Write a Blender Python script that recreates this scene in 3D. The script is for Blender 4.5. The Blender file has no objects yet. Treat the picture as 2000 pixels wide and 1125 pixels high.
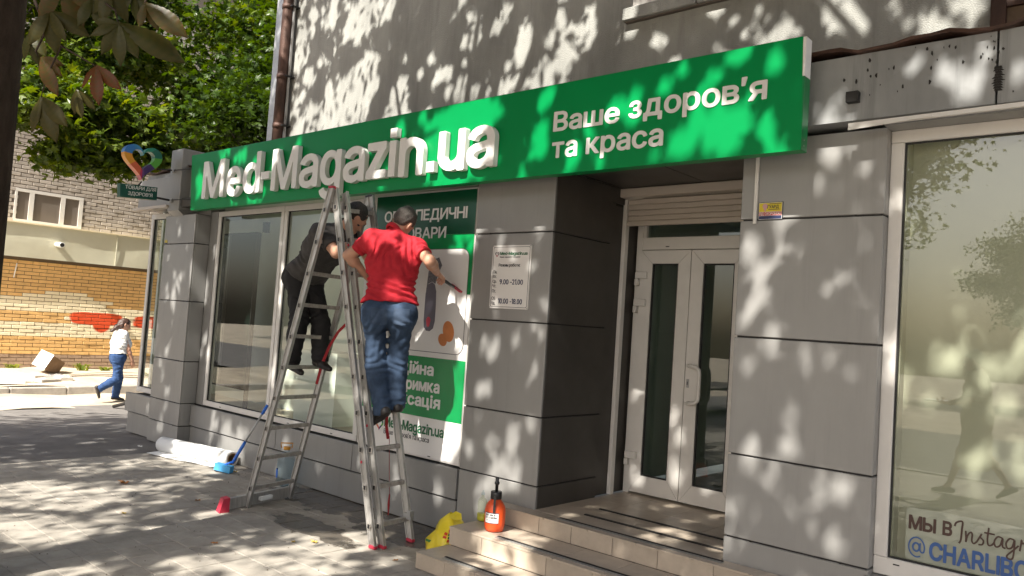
import bpy, bmesh, math, random
import numpy as np
from mathutils import Vector, Matrix
from mathutils.geometry import delaunay_2d_cdt

random.seed(7); rng = np.random.default_rng(7)
SC = bpy.context.scene
COL = SC.collection
R = math.radians

# ------------------------------------------------------------------ camera
CAM = np.array([0.0, 0.0, 1.6]); FPX = 1532.6
_y, _p, _r = R(41.532), R(2.787), R(3.856)
_f = np.array([-math.sin(_y)*math.cos(_p), math.cos(_y)*math.cos(_p), math.sin(_p)])
_rt = np.array([math.cos(_y), math.sin(_y), 0.0]); _u = np.cross(_rt, _f)
_r2 = math.cos(_r)*_rt + math.sin(_r)*_u; _u2 = -math.sin(_r)*_rt + math.cos(_r)*_u
cd = bpy.data.cameras.new('camera'); co = bpy.data.objects.new('camera', cd); COL.objects.link(co)
cd.sensor_width = 36.0; cd.lens = FPX/2000*36.0; cd.clip_start = 0.05; cd.clip_end = 400
co.matrix_world = Matrix(((_r2[0], _u2[0], -_f[0], 0), (_r2[1], _u2[1], -_f[1], 0), (_r2[2], _u2[2], -_f[2], 1.6), (0, 0, 0, 1)))
SC.camera = co
def in_view(P, m=60):
    v = np.asarray(P) - CAM
    d = v @ _f; x = 1000 + FPX*(v @ _r2)/np.maximum(d, 1e-3); y = 562.5 - FPX*(v @ _u2)/np.maximum(d, 1e-3)
    return (d > 0.1) & (x > -m) & (x < 2000+m) & (y > -m) & (y < 1125+m)

# ------------------------------------------------------------------ light
SUN_DIR = np.array([-0.155, 1.0, -1.06]); SUN_DIR = SUN_DIR/np.linalg.norm(SUN_DIR)   # the way the light travels
ELEV = math.asin(-SUN_DIR[2]); AZ = math.atan2(-SUN_DIR[0], -SUN_DIR[1])               # clockwise from +Y
W = bpy.data.worlds.new('World'); SC.world = W; W.use_nodes = True
nt = W.node_tree; bg = nt.nodes['Background']
sky = nt.nodes.new('ShaderNodeTexSky'); sky.sky_type = 'NISHITA'; sky.sun_disc = False
sky.sun_elevation = ELEV; sky.sun_rotation = AZ; sky.altitude = 100; sky.dust_density = 5.0; sky.ozone_density = 0.4
nt.links.new(sky.outputs[0], bg.inputs[0]); bg.inputs[1].default_value = 0.12
sd = bpy.data.lights.new('sun', 'SUN'); sd.energy = 5.0; sd.angle = R(0.53); sd.color = (1.0, 0.95, 0.86)
so = bpy.data.objects.new('sun', sd); COL.objects.link(so)
so.rotation_euler = Vector(SUN_DIR).to_track_quat('-Z', 'Y').to_euler()
SC.view_settings.view_transform = 'Standard'; SC.view_settings.look = 'None'
SC.view_settings.exposure = 1.28; SC.view_settings.gamma = 1.0
SC.cycles.use_denoising = True
SC.cycles.max_bounces = 8; SC.cycles.diffuse_bounces = 4; SC.cycles.glossy_bounces = 4; SC.cycles.transparent_max_bounces = 12

# ------------------------------------------------------------------ helpers
def s2l(*c): return tuple((x/255/12.92 if x/255 <= 0.04045 else ((x/255+0.055)/1.055)**2.4) for x in c)

def mat(name, col, rough=0.6, metal=0.0, noise=None, bump=None, rand=0.0, spec=0.5, streak=None, col2=None, drip=0.0):
    """Principled surface: noise=(scale, amount) colour variation, bump=(scale, strength), rand=per-object variation."""
    m = bpy.data.materials.new(name); m.use_nodes = True; t = m.node_tree; N = t.nodes; L = t.links
    b = N['Principled BSDF']; b.inputs['Roughness'].default_value = rough; b.inputs['Metallic'].default_value = metal
    b.inputs['Specular IOR Level'].default_value = spec
    b.inputs['Base Color'].default_value = (*col, 1); out = None
    geo = N.new('ShaderNodeNewGeometry')
    if noise:
        tx = N.new('ShaderNodeTexNoise'); tx.inputs['Scale'].default_value = noise[0]; tx.inputs['Detail'].default_value = 6
        tx.inputs['Roughness'].default_value = 0.65
        if streak:
            mp = N.new('ShaderNodeMapping'); mp.inputs['Scale'].default_value = streak; L.new(geo.outputs['Position'], mp.inputs[0]); L.new(mp.outputs[0], tx.inputs['Vector'])
        else: L.new(geo.outputs['Position'], tx.inputs['Vector'])
        mr = N.new('ShaderNodeMapRange'); mr.inputs[1].default_value = 0.3; mr.inputs[2].default_value = 0.7
        L.new(tx.outputs[0], mr.inputs[0])
        mx = N.new('ShaderNodeMix'); mx.data_type = 'RGBA'
        c2 = col2 or tuple(c*(1-noise[1]) for c in col)
        mx.inputs[6].default_value = (*c2, 1); mx.inputs[7].default_value = (*[min(1, c*(1+noise[1]*0.6)) for c in col], 1)
        L.new(mr.outputs[0], mx.inputs[0]); out = mx.outputs[2]
        rr = N.new('ShaderNodeMapRange'); rr.inputs[3].default_value = min(1, rough*1.25); rr.inputs[4].default_value = rough*0.8
        L.new(tx.outputs[0], rr.inputs[0]); L.new(rr.outputs[0], b.inputs['Roughness'])
    if drip and out:                                   # rain streaks and dirty runs
        mp = N.new('ShaderNodeMapping'); mp.inputs['Scale'].default_value = (11, 11, 0.55); L.new(geo.outputs['Position'], mp.inputs[0])
        td = N.new('ShaderNodeTexNoise'); td.inputs['Scale'].default_value = 1.0; td.inputs['Detail'].default_value = 5; td.inputs['Roughness'].default_value = 0.7; L.new(mp.outputs[0], td.inputs['Vector'])
        m2 = N.new('ShaderNodeMapRange'); m2.inputs[1].default_value = 0.54; m2.inputs[2].default_value = 0.72; m2.inputs[3].default_value = 1.0; m2.inputs[4].default_value = 1.0-drip; L.new(td.outputs[0], m2.inputs[0])
        h2 = N.new('ShaderNodeHueSaturation'); L.new(m2.outputs[0], h2.inputs['Value']); L.new(out, h2.inputs['Color']); out = h2.outputs[0]
    if rand:
        oi = N.new('ShaderNodeObjectInfo'); hv = N.new('ShaderNodeHueSaturation')
        mr = N.new('ShaderNodeMapRange'); mr.inputs[3].default_value = 1-rand; mr.inputs[4].default_value = 1+rand
        L.new(oi.outputs['Random'], mr.inputs[0]); L.new(mr.outputs[0], hv.inputs['Value'])
        if out: L.new(out, hv.inputs['Color'])
        else: hv.inputs['Color'].default_value = (*col, 1)
        out = hv.outputs[0]
    if out: L.new(out, b.inputs['Base Color'])
    if bump:
        tb = N.new('ShaderNodeTexNoise'); tb.inputs['Scale'].default_value = bump[0]; tb.inputs['Detail'].default_value = 5
        L.new(geo.outputs['Position'], tb.inputs['Vector'])
        bp = N.new('ShaderNodeBump'); bp.inputs['Strength'].default_value = bump[1]; bp.inputs['Distance'].default_value = 0.01
        L.new(tb.outputs[0], bp.inputs['Height']); L.new(bp.outputs[0], b.inputs['Normal'])
    return m

def glass(name, tint=(0.86, 0.9, 0.88), refl=1.0, ior=1.5):
    m = bpy.data.materials.new(name); m.use_nodes = True; t = m.node_tree; N = t.nodes; L = t.links
    N.remove(N['Principled BSDF'])
    tr = N.new('ShaderNodeBsdfTransparent'); tr.inputs[0].default_value = (*tint, 1)
    gl = N.new('ShaderNodeBsdfGlossy'); gl.inputs['Roughness'].default_value = 0.0; gl.inputs[0].default_value = (0.95, 0.97, 0.97, 1)
    f0 = ((ior-1)/(ior+1))**2; lw = N.new('ShaderNodeLayerWeight'); lw.inputs[0].default_value = 0.5   # Schlick, the same from both sides of a thin pane
    pw = N.new('ShaderNodeMath'); pw.operation = 'POWER'; pw.inputs[1].default_value = 5.0; L.new(lw.outputs['Facing'], pw.inputs[0])
    fr = N.new('ShaderNodeMath'); fr.operation = 'MULTIPLY_ADD'; fr.inputs[1].default_value = 1-f0; fr.inputs[2].default_value = f0; L.new(pw.outputs[0], fr.inputs[0])
    mu = N.new('ShaderNodeMath'); mu.operation = 'MULTIPLY'; mu.inputs[1].default_value = refl; mu.use_clamp = True
    mx = N.new('ShaderNodeMixShader'); L.new(fr.outputs[0], mu.inputs[0]); L.new(mu.outputs[0], mx.inputs[0])
    L.new(tr.outputs[0], mx.inputs[1]); L.new(gl.outputs[0], mx.inputs[2]); L.new(mx.outputs[0], N['Material Output'].inputs[0])
    return m

def leafmat(name, ramp, trans=0.35, gloss=0.08):
    m = bpy.data.materials.new(name); m.use_nodes = True; t = m.node_tree; N = t.nodes; L = t.links
    N.remove(N['Principled BSDF'])
    at = N.new('ShaderNodeAttribute'); at.attribute_name = 'tone'
    cr = N.new('ShaderNodeValToRGB'); e = cr.color_ramp.elements
    e[0].position = ramp[0][0]; e[0].color = (*ramp[0][1], 1); e[1].position = ramp[-1][0]; e[1].color = (*ramp[-1][1], 1)
    for p, c in ramp[1:-1]:
        q = e.new(p); q.color = (*c, 1)
    L.new(at.outputs['Fac'], cr.inputs[0])
    d = N.new('ShaderNodeBsdfDiffuse'); tl = N.new('ShaderNodeBsdfTranslucent'); g = N.new('ShaderNodeBsdfGlossy'); g.inputs['Roughness'].default_value = 0.35
    hs = N.new('ShaderNodeHueSaturation'); hs.inputs['Saturation'].default_value = 1.15; hs.inputs['Value'].default_value = 1.5; hs.inputs['Hue'].default_value = 0.485
    L.new(cr.outputs[0], d.inputs[0]); L.new(cr.outputs[0], hs.inputs['Color']); L.new(hs.outputs[0], tl.inputs[0])
    a = N.new('ShaderNodeMixShader'); a.inputs[0].default_value = trans; L.new(d.outputs[0], a.inputs[1]); L.new(tl.outputs[0], a.inputs[2])
    b = N.new('ShaderNodeMixShader'); b.inputs[0].default_value = gloss; L.new(a.outputs[0], b.inputs[1]); L.new(g.outputs[0], b.inputs[2])
    L.new(b.outputs[0], N['Material Output'].inputs[0])
    return m

def tag(o, label=None, cat=None, group=None, kind=None):
    for k, v in (('label', label), ('category', cat), ('group', group), ('kind', kind)):
        if v: o[k] = v
    return o
WM = {}
def empty(name, loc, label, cat, group=None, rz=0.0):
    o = bpy.data.objects.new(name, None); COL.objects.link(o); o.location = loc; o.rotation_euler = (0, 0, rz); o.empty_display_size = 0.1
    WM[o.name] = Matrix.LocRotScale(Vector(loc), o.rotation_euler, None)
    return tag(o, label, cat, group)
def link(name, me, m=None, parent=None):
    """mesh given in world coordinates; parent keeps it where it is"""
    o = bpy.data.objects.new(name, me); COL.objects.link(o); WM[o.name] = Matrix.Identity(4)
    if m is not None and not me.materials: me.materials.append(m)
    if parent is not None:
        o.parent = parent; o.matrix_parent_inverse = WM[parent.name].inverted()
    return o

class MB:
    """collects shapes into one mesh, in world coordinates"""
    def __init__(s): s.v = []; s.f = []; s.sm = []
    def add(s, vs, fs, smooth=False):
        n = len(s.v); s.v += [tuple(map(float, v)) for v in vs]; s.f += [tuple(i+n for i in f) for f in fs]; s.sm += [smooth]*len(fs); return s
    def box(s, x0, x1, y0, y1, z0, z1, bev=0.0):
        if bev:
            b = bev; vs = []; 
            xs = (x0, x1); ys = (y0, y1); zs = (z0, z1); idx = {}
            for i in (0, 1):
                for j in (0, 1):
                    for k in (0, 1):
                        sx = 1 if i == 0 else -1; sy = 1 if j == 0 else -1; sz = 1 if k == 0 else -1
                        for ax in range(3):
                            p = [xs[i]+sx*b, ys[j]+sy*b, zs[k]+sz*b]; p[ax] = (xs, ys, zs)[ax][(i, j, k)[ax]]
                            idx[(i, j, k, ax)] = len(vs); vs.append(p)
            fs = []
            for ax in range(3):
                o = [a for a in range(3) if a != ax]
                for side in (0, 1):
                    q = []
                    for (a, c) in ((0, 0), (1, 0), (1, 1), (0, 1)):
                        ijk = [0, 0, 0]; ijk[ax] = side; ijk[o[0]] = a; ijk[o[1]] = c; q.append(idx[(*ijk, ax)])
                    fs.append(q)
            for ax in range(3):
                o = [a for a in range(3) if a != ax]
                for a in (0, 1):
                    for c in (0, 1):
                        e0 = [0, 0, 0]; e0[o[0]] = a; e0[o[1]] = c; e1 = list(e0); e1[ax] = 1
                        fs.append([idx[(*e0, o[0])], idx[(*e1, o[0])], idx[(*e1, o[1])], idx[(*e0, o[1])]])
            for i in (0, 1):
                for j in (0, 1):
                    for k in (0, 1): fs.append([idx[(i, j, k, a)] for a in range(3)])
            return s.add(vs, fs)
        vs = [(x, y, z) for x in (x0, x1) for y in (y0, y1) for z in (z0, z1)]
        return s.add(vs, [(0, 1, 3, 2), (4, 6, 7, 5), (0, 4, 5, 1), (2, 3, 7, 6), (0, 2, 6, 4), (1, 5, 7, 3)])
    def bar(s, a, b, w, h, up=(0, 0, 1)):
        """rectangular bar from a to b; w across, h along 'up'"""
        a = np.array(a, float); b = np.array(b, float); d = b-a; d /= np.linalg.norm(d); u = np.array(up, float)
        x = np.cross(d, u); x /= np.linalg.norm(x); y = np.cross(x, d)
        vs = [p + sx*x*w/2 + sy*y*h/2 for p in (a, b) for sx, sy in ((-1, -1), (1, -1), (1, 1), (-1, 1))]
        return s.add(vs, [(3, 2, 1, 0), (4, 5, 6, 7), (0, 1, 5, 4), (1, 2, 6, 5), (2, 3, 7, 6), (3, 0, 4, 7)])
    def tube(s, pts, rad, n=10, cap=True):
        pts = [np.array(p, float) for p in pts]; rad = [rad]*len(pts) if np.isscalar(rad) else list(rad)
        vs = []; prev = None
        for i, p in enumerate(pts):
            d = pts[min(i+1, len(pts)-1)] - pts[max(i-1, 0)]; d = d/(np.linalg.norm(d)+1e-9)
            if prev is None:
                u = np.cross(d, (0, 0, 1)); 
                if np.linalg.norm(u) < 0.1: u = np.cross(d, (1, 0, 0))
            else: u = prev - d*(prev@d)
            u /= np.linalg.norm(u); prev = u; w = np.cross(d, u)
            for k in range(n):
                a = 2*math.pi*k/n; vs.append(p + rad[i]*(math.cos(a)*u + math.sin(a)*w))
        fs = []
        for i in range(len(pts)-1):
            for k in range(n): fs.append((i*n+k, i*n+(k+1) % n, (i+1)*n+(k+1) % n, (i+1)*n+k))
        s.add(vs, fs, True)
        if cap:
            m = len(s.v)-len(vs); s.f.append(tuple(m+k for k in reversed(range(n)))); s.sm.append(False)
            e = m+(len(pts)-1)*n; s.f.append(tuple(e+k for k in range(n))); s.sm.append(False)
        return s
    def lathe(s, prof, c, n=24, sx=1.0, sy=1.0, lobes=0, amp=0.0):
        vs = []
        for r, z in prof:
            for k in range(n):
                a = 2*math.pi*k/n; q = r*(1+amp*math.cos(lobes*a)) if lobes else r
                vs.append((c[0]+q*sx*math.cos(a), c[1]+q*sy*math.sin(a), c[2]+z))
        fs = []
        for i in range(len(prof)-1):
            for k in range(n): fs.append((i*n+k, i*n+(k+1) % n, (i+1)*n+(k+1) % n, (i+1)*n+k))
        s.add(vs, fs, True); m = len(s.v)-len(vs)
        s.f.append(tuple(m+k for k in reversed(range(n)))); s.sm.append(False)
        e = m+(len(prof)-1)*n; s.f.append(tuple(e+k for k in range(n))); s.sm.append(False)
        return s
    def prism(s, loop, axis, a0, a1):
        """2D loop extruded along axis (0 x,1 y,2 z); loop = coordinates of the two other axes in order"""
        n = len(loop); o = [i for i in range(3) if i != axis]; vs = []
        for a in (a0, a1):
            for p in loop:
                q = [0, 0, 0]; q[axis] = a; q[o[0]] = p[0]; q[o[1]] = p[1]; vs.append(q)
        fs = [tuple(range(n)), tuple(range(2*n-1, n-1, -1))] + [(i, (i+1) % n, n+(i+1) % n, n+i) for i in range(n)]
        return s.add(vs, fs)
    def mesh(s, name):
        me = bpy.data.meshes.new(name); me.from_pydata(s.v, [], s.f); me.polygons.foreach_set('use_smooth', s.sm)
        bm = bmesh.new(); bm.from_mesh(me); bmesh.ops.recalc_face_normals(bm, faces=bm.faces); bm.to_mesh(me); bm.free()
        return me
    def build(s, name, m, parent=None): return link(name, s.mesh(name), m, parent)
def box(name, m, parent, *a, bev=0.0): return MB().box(*a, bev=bev).build(name, m, parent)

def mesh_np(name, V, F, m=None, smooth=True, tone=None):
    V = np.ascontiguousarray(V, np.float32); F = np.ascontiguousarray(F, np.int32); k = F.shape[1]
    me = bpy.data.meshes.new(name); me.vertices.add(len(V)); me.vertices.foreach_set('co', V.ravel())
    me.loops.add(F.size); me.loops.foreach_set('vertex_index', F.ravel())
    me.polygons.add(len(F)); me.polygons.foreach_set('loop_start', np.arange(0, F.size, k, dtype=np.int32))
    try: me.polygons.foreach_set('loop_total', np.full(len(F), k, np.int32))
    except Exception: pass
    me.polygons.foreach_set('use_smooth', np.full(len(F), smooth))
    if tone is not None:
        at = me.attributes.new('tone', 'FLOAT', 'POINT'); at.data.foreach_set('value', np.ascontiguousarray(tone, np.float32))
    me.update(calc_edges=True); me.validate()
    if m: me.materials.append(m)
    return me
def rotmats(n, up=0.0):
    """random rotations; up biases the local z towards +z"""
    z = rng.normal(size=(n, 3)); z[:, 2] += up; z /= np.linalg.norm(z, axis=1, keepdims=True)
    x = np.cross(rng.normal(size=(n, 3)), z); x /= np.linalg.norm(x, axis=1, keepdims=True); y = np.cross(z, x)
    return np.stack([x, y, z], axis=2)

# ------------------------------------------------------------------ lettering
_gl = {}
def _contours(ch):
    if ch in _gl: return _gl[ch]
    c = bpy.data.curves.new('glyph', 'FONT'); c.body = ch; c.size = 1.0
    o = bpy.data.objects.new('glyph', c); COL.objects.link(o)
    dg = bpy.context.evaluated_depsgraph_get(); ev = o.evaluated_get(dg); cu = ev.to_curve(dg); out = []
    for sp in cu.splines:
        if sp.type == 'BEZIER':
            P = sp.bezier_points; n = len(P); pts = []
            for i in range(n):
                a, b = P[i], P[(i+1) % n]; p0, p1, p2, p3 = (np.array(q[:2]) for q in (a.co, a.handle_right, b.handle_left, b.co))
                for t in np.linspace(0, 1, 7)[:-1]: pts.append((1-t)**3*p0+3*(1-t)**2*t*p1+3*(1-t)*t*t*p2+t**3*p3)
            out.append(np.array(pts))
        else: out.append(np.array([q.co[:2] for q in sp.points]))
    ev.to_curve_clear(); 
    bpy.data.objects.remove(o); bpy.data.curves.remove(c); _gl[ch] = out
    return out
def _stroke(pts, w):
    """thick polyline as a list of capsule-ish quads (each its own component)"""
    comps = []
    for a, b in zip(pts[:-1], pts[1:]):
        a = np.array(a, float); b = np.array(b, float); d = b-a; l = np.linalg.norm(d)
        if l < 1e-6: continue
        d /= l; n = np.array([-d[1], d[0]])*w/2; e = d*w*0.12
        comps.append([np.array([a-n-e, b-n+e, b+n+e, a+n-e])])
    return comps
def _rot(cs, xh):
    A = np.concatenate(cs); x0, x1 = A[:, 0].min(), A[:, 0].max()
    return [np.column_stack([x0+x1-c[:, 0], xh-c[:, 1]]) for c in cs]
def _mir(cs):
    A = np.concatenate(cs); x0, x1 = A[:, 0].min(), A[:, 0].max()
    return [np.column_stack([x0+x1-c[:, 0], c[:, 1]]) for c in cs]
XH = None
def glyph(ch):
    """list of components (each a list of contours); latin sans letters are taken from their grotesque Cyrillic look-alikes"""
    global XH
    if XH is None: XH = max(c[:, 1].max() for c in _contours('\u0445'))
    same = {'M': '\u041c', 'e': '\u0435', 'a': '\u0430', 'i': '\u0456', 'C': '\u0421', 'H': '\u041d', 'A': '\u0410', 'B': '\u0412', 'O': '\u041e', 'I': None, 'o': '\u043e'}
    arc = lambda cx, cy, rx, ry, a0, a1, n=14: [(cx+rx*math.cos(R(a0+(a1-a0)*i/n)), cy+ry*math.sin(R(a0+(a1-a0)*i/n))) for i in range(n+1)]
    if ch in same and same[ch]: return [_contours(same[ch])]
    if ch in ('I', '\u0406'): return [[np.array([(0.08, 0), (0.175, 0), (0.175, 0.728), (0.08, 0.728)])]]
    if ch == 'd': return [_rot(_contours('\u0440'), XH)]
    if ch in ('n', 'u'):
        pts = arc(0.08+0.19, XH-0.215, 0.19, 0.215-0.045, 175, 0)
        c = _stroke(pts, 0.095) + _stroke([(0.46, XH-0.2), (0.46, 0)], 0.095) + _stroke([(0.08, 0), (0.08, XH)], 0.095)
        if ch == 'u': c = [[np.column_stack([0.54-q[0][:, 0], XH-q[0][:, 1]])] for q in c]
        return c
    if ch == 'g':
        q = _mir(_contours('\u0440')); A = np.concatenate(q); x1 = A[:, 0].max(); x0 = A[:, 0].min()
        return [q] + _stroke([(x1-0.045, -0.02), (x1-0.045, -0.09)] + arc(x1-0.045-0.19, -0.09, 0.19, 0.12, 0, -170, 16), 0.09)
    if ch == 'z': return _stroke([(0.06, XH-0.045), (0.44, XH-0.045)], 0.09) + _stroke([(0.40, XH-0.06), (0.10, 0.06)], 0.10) + _stroke([(0.05, 0.045), (0.46, 0.045)], 0.09)
    if ch == 'L': return [[np.array([(0.08, 0), (0.5, 0), (0.5, 0.085), (0.17, 0.085), (0.17, 0.728), (0.08, 0.728)])]]
    if ch == 'R': return [_mir(_contours('\u042f'))]
    if ch == '-': return [[np.array([(0.05, 0.24), (0.33, 0.24), (0.33, 0.335), (0.05, 0.335)])]]
    if ch == '.': return [[np.array([(0.06, 0), (0.17, 0), (0.17, 0.11), (0.06, 0.11)])]]
    if ch == ':': return [[np.array([(0.06, y), (0.17, y), (0.17, y+0.11), (0.06, y+0.11)])] for y in (0, 0.4)]
    if ch == "'": return [[np.array([(0.06, 0.5), (0.12, 0.5), (0.17, 0.73), (0.06, 0.73)])]]
    if ch == '1': return [[np.array([(0.2, 0), (0.29, 0), (0.29, 0.728), (0.21, 0.728), (0.06, 0.6), (0.06, 0.51), (0.2, 0.62)])]]
    return [_contours(ch)]
_ff = {}
def _field(ch):
    if ch in _ff: return _ff[ch]
    comps = glyph(ch); A = np.concatenate([c for k in comps for c in k]); x0, y0 = A.min(0)-0.09; x1, y1 = A.max(0)+0.09
    h = 0.0125; xs = np.arange(x0, x1+h, h); ys = np.arange(y0, y1+h, h); GX, GY = np.meshgrid(xs, ys, indexing='ij')
    D = np.full(GX.shape, 9.0)
    for k in comps:
        w = np.zeros(GX.shape); dd = np.full(GX.shape, 9.0)
        for c in k:
            for a, b in zip(c, np.roll(c, -1, 0)):
                e = b-a; l2 = e@e
                if l2 < 1e-12: continue
                t = np.clip(((GX-a[0])*e[0]+(GY-a[1])*e[1])/l2, 0, 1)
                dd = np.minimum(dd, (GX-a[0]-t*e[0])**2+(GY-a[1]-t*e[1])**2)
                cr = e[0]*(GY-a[1])-e[1]*(GX-a[0])
                w += ((a[1] <= GY) & (b[1] > GY) & (cr > 0)).astype(int) - ((a[1] > GY) & (b[1] <= GY) & (cr < 0)).astype(int)
        d = np.sqrt(dd); D = np.minimum(D, np.where(w != 0, -d, d))
    _ff[ch] = (xs, ys, D, A[:, 0].min(), A[:, 0].max()); return _ff[ch]
def iso_loops(xs, ys, D):
    """marching squares -> closed loops"""
    seg = {}
    S = D < 0
    def key(i, j, a): return (i, j, a)
    def pt(k):
        i, j, a = k
        if a == 0: t = D[i, j]/(D[i, j]-D[i+1, j]); return (xs[i]+t*(xs[1]-xs[0]), ys[j])
        t = D[i, j]/(D[i, j]-D[i, j+1]); return (xs[i], ys[j]+t*(ys[1]-ys[0]))
    act = np.argwhere((S[:-1, :-1].astype(int)+S[1:, :-1]+S[:-1, 1:]+S[1:, 1:]) % 4 != 0)
    for i, j in act:
        c = (S[i, j], S[i+1, j], S[i+1, j+1], S[i, j+1]); e = [(i, j, 0), (i+1, j, 1), (i, j+1, 0), (i, j, 1)]
        ins = [n for n in range(4) if c[n] != c[(n+1) % 4]]
        # walk with the inside on the left
        en = [n for n in ins if c[n] and not c[(n+1) % 4]]; ex = [n for n in ins if not c[n] and c[(n+1) % 4]]
        for q in en:
            cand = min(ex, key=lambda m: (m-q) % 4 if len(ex) > 1 else 0); seg[tuple(map(int, e[q]))] = tuple(map(int, e[cand])); 
    loops = []
    while seg:
        k0 = next(iter(seg)); k = k0; lp = []
        while k in seg:
            lp.append(pt(k)); k = seg.pop(k)
        if len(lp) > 3: loops.append(lp)
    out = []
    for lp in loops:
        P = [np.array(p) for p in lp]; q = []
        n = len(P)
        for i in range(n):                       # merge near-duplicates
            if not q or np.hypot(*(P[i]-q[-1])) > (xs[1]-xs[0])*0.3: q.append(P[i])
        keep = [q[0]]
        for i in range(1, len(q)):
            a = keep[-1]; b = q[(i+1) % len(q)]
            cr = abs((q[i]-a)[0]*(b-a)[1]-(q[i]-a)[1]*(b-a)[0])/(np.hypot(*(b-a))+1e-9)
            if cr > (xs[1]-xs[0])*0.07: keep.append(q[i])
        if len(keep) > 2: out.append(np.array(keep))
    return out
def extrude_loops(loops, to3, d0, d1):
    """loops in 2D -> solid between depths; to3(p, depth)"""
    vs = []; fs = []; n = sum(map(len, loops))
    flat = [p for l in loops for p in l]
    ed = []; k = 0
    for l in loops: m = len(l); ed += [(k+i, k+(i+1) % m) for i in range(m)]; k += m
    cv, _, cf, _, _, _ = delaunay_2d_cdt([Vector((p[0], p[1])) for p in flat], ed, [], 0, 1e-7)
    def inside(q):
        c = False
        for l in loops:
            x0, y0 = l[:, 0], l[:, 1]; x1, y1 = np.roll(x0, -1), np.roll(y0, -1); h = (y0 > q[1]) != (y1 > q[1])
            if h.any(): c ^= bool((q[0] < (x1[h]-x0[h])*(q[1]-y0[h])/(y1[h]-y0[h])+x0[h]).sum() % 2)
        return c
    tri = [t for t in cf if len(t) == 3 and max(t) < n and inside(sum((cv[i] for i in t), Vector((0, 0)))/3)]
    for p in flat: vs.append(to3(p, d0))
    for p in flat: vs.append(to3(p, d1))
    fs += [tuple(t) for t in tri]; fs += [tuple(n+i for i in reversed(t)) for t in tri]
    k = 0
    for l in loops:
        m = len(l); fs += [(k+i, k+(i+1) % m, n+k+(i+1) % m, n+k+i) for i in range(m)]; k += m
    return vs, fs
def glyph_loops(ch, weight):
    xs, ys, D, a, b = _field(ch); return iso_loops(xs, ys, D-weight), a, b
def layout(text, weight, space=0.27, gap=0.075):
    x = 0.0; out = []
    for ch in text:
        if ch == ' ': x += space; continue
        lp, a, b = glyph_loops(ch, weight); x += gap/2
        out.append((ch, [l - np.array([a-x, 0]) for l in lp])); x += (b-a)+gap/2+weight
    A = np.concatenate([l for _, ls in out for l in ls]); return out, A[:, 0].min(), A[:, 0].max()
def text3(text, x0, x1, zb, cap, to3, d0, d1, m, parent, weight=0.03, name='letter', joined=False, space=0.27, gap=0.075):
    """a line of raised letters: ink from x0 to x1, baseline zb, capital height cap"""
    lay, a, b = layout(text, weight, space, gap); sx = (x1-x0)/(b-a); sz = cap/(0.728+2*weight); acc = MB(); res = []
    for ch, ls in lay:
        if not ls: continue
        L2 = [np.column_stack([x0+(l[:, 0]-a)*sx, zb+(l[:, 1]+weight)*sz]) for l in ls]
        vs, fs = extrude_loops(L2, to3, d0, d1)
        if joined: acc.add(vs, fs)
        else: res.append(MB().add(vs, fs).build(name, m, parent))
    if joined: res.append(acc.build(name, m, parent))
    return res
facade = lambda p, d: (p[0], d, p[1])

# ------------------------------------------------------------------ materials
M = {}
M['clad'] = mat('grey_cladding', (0.292, 0.286, 0.276), 0.42, 0.25, noise=(1.6, 0.10), streak=(1.0, 1.0, 0.45), bump=(260, 0.03), rand=0.075, drip=0.09)
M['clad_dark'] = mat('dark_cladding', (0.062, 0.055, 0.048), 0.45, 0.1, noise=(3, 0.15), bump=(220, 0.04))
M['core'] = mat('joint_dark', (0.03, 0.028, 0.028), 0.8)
M['plaster'] = mat('grey_render', (0.342, 0.342, 0.318), 0.9, noise=(1.3, 0.34), streak=(1.3, 1.3, 0.4), bump=(110, 0.9), spec=0.2, drip=0.14)
M['fascia'] = mat('stained_metal', (0.27, 0.275, 0.275), 0.6, 0.1, noise=(2.0, 0.24), streak=(1, 1, 0.3), bump=(40, 0.08), drip=0.3)
M['stain'] = mat('soot_stain', (0.02, 0.018, 0.016), 0.9)
M['rust'] = mat('rusted_pipe', (0.075, 0.036, 0.024), 0.6, 0.2, noise=(7, 0.6), streak=(1, 1, 0.4), bump=(60, 0.3))
M['galv'] = mat('galvanised', (0.42, 0.42, 0.42), 0.45, 0.6, noise=(14, 0.15))
M['pvc'] = mat('white_pvc', (0.66, 0.635, 0.60), 0.35, noise=(5, 0.06))
M['gasket'] = mat('black_gasket', (0.015, 0.015, 0.015), 0.6)
M['shutter'] = mat('beige_shutter', (0.50, 0.44, 0.38), 0.4, noise=(6, 0.08), streak=(0.3, 1, 3))
M['green'] = mat('sign_green', (0.0, 0.225, 0.058), 0.38, noise=(1.5, 0.06), spec=0.18)
M['green_side'] = mat('sign_green_side', (0.004, 0.17, 0.05), 0.35, noise=(3, 0.1))
M['white'] = mat('letter_white', (0.74, 0.725, 0.70), 0.4, noise=(8, 0.03))
M['vinyl_white'] = mat('vinyl_white', (0.70, 0.68, 0.66), 0.35)
M['poster_green'] = mat('poster_green', (0.001, 0.215, 0.055), 0.25, noise=(2.5, 0.07))
M['poster_dark'] = mat('poster_dark_green', (0.006, 0.075, 0.035), 0.2, noise=(2.5, 0.07))
M['ink_green'] = mat('ink_green', (0.006, 0.12, 0.045), 0.4)
M['ink'] = mat('ink_dark', (0.03, 0.032, 0.04), 0.5)
M['ink_blue'] = mat('ink_navy', (0.02, 0.03, 0.09), 0.5)
M['ink_brown'] = mat('ink_brown', (0.07, 0.035, 0.028), 0.5)
M['ink_cobalt'] = mat('ink_cobalt', (0.04, 0.10, 0.29), 0.5)
M['red'] = mat('red_plastic', (0.50, 0.03, 0.06), 0.45, noise=(20, 0.12))
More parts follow.
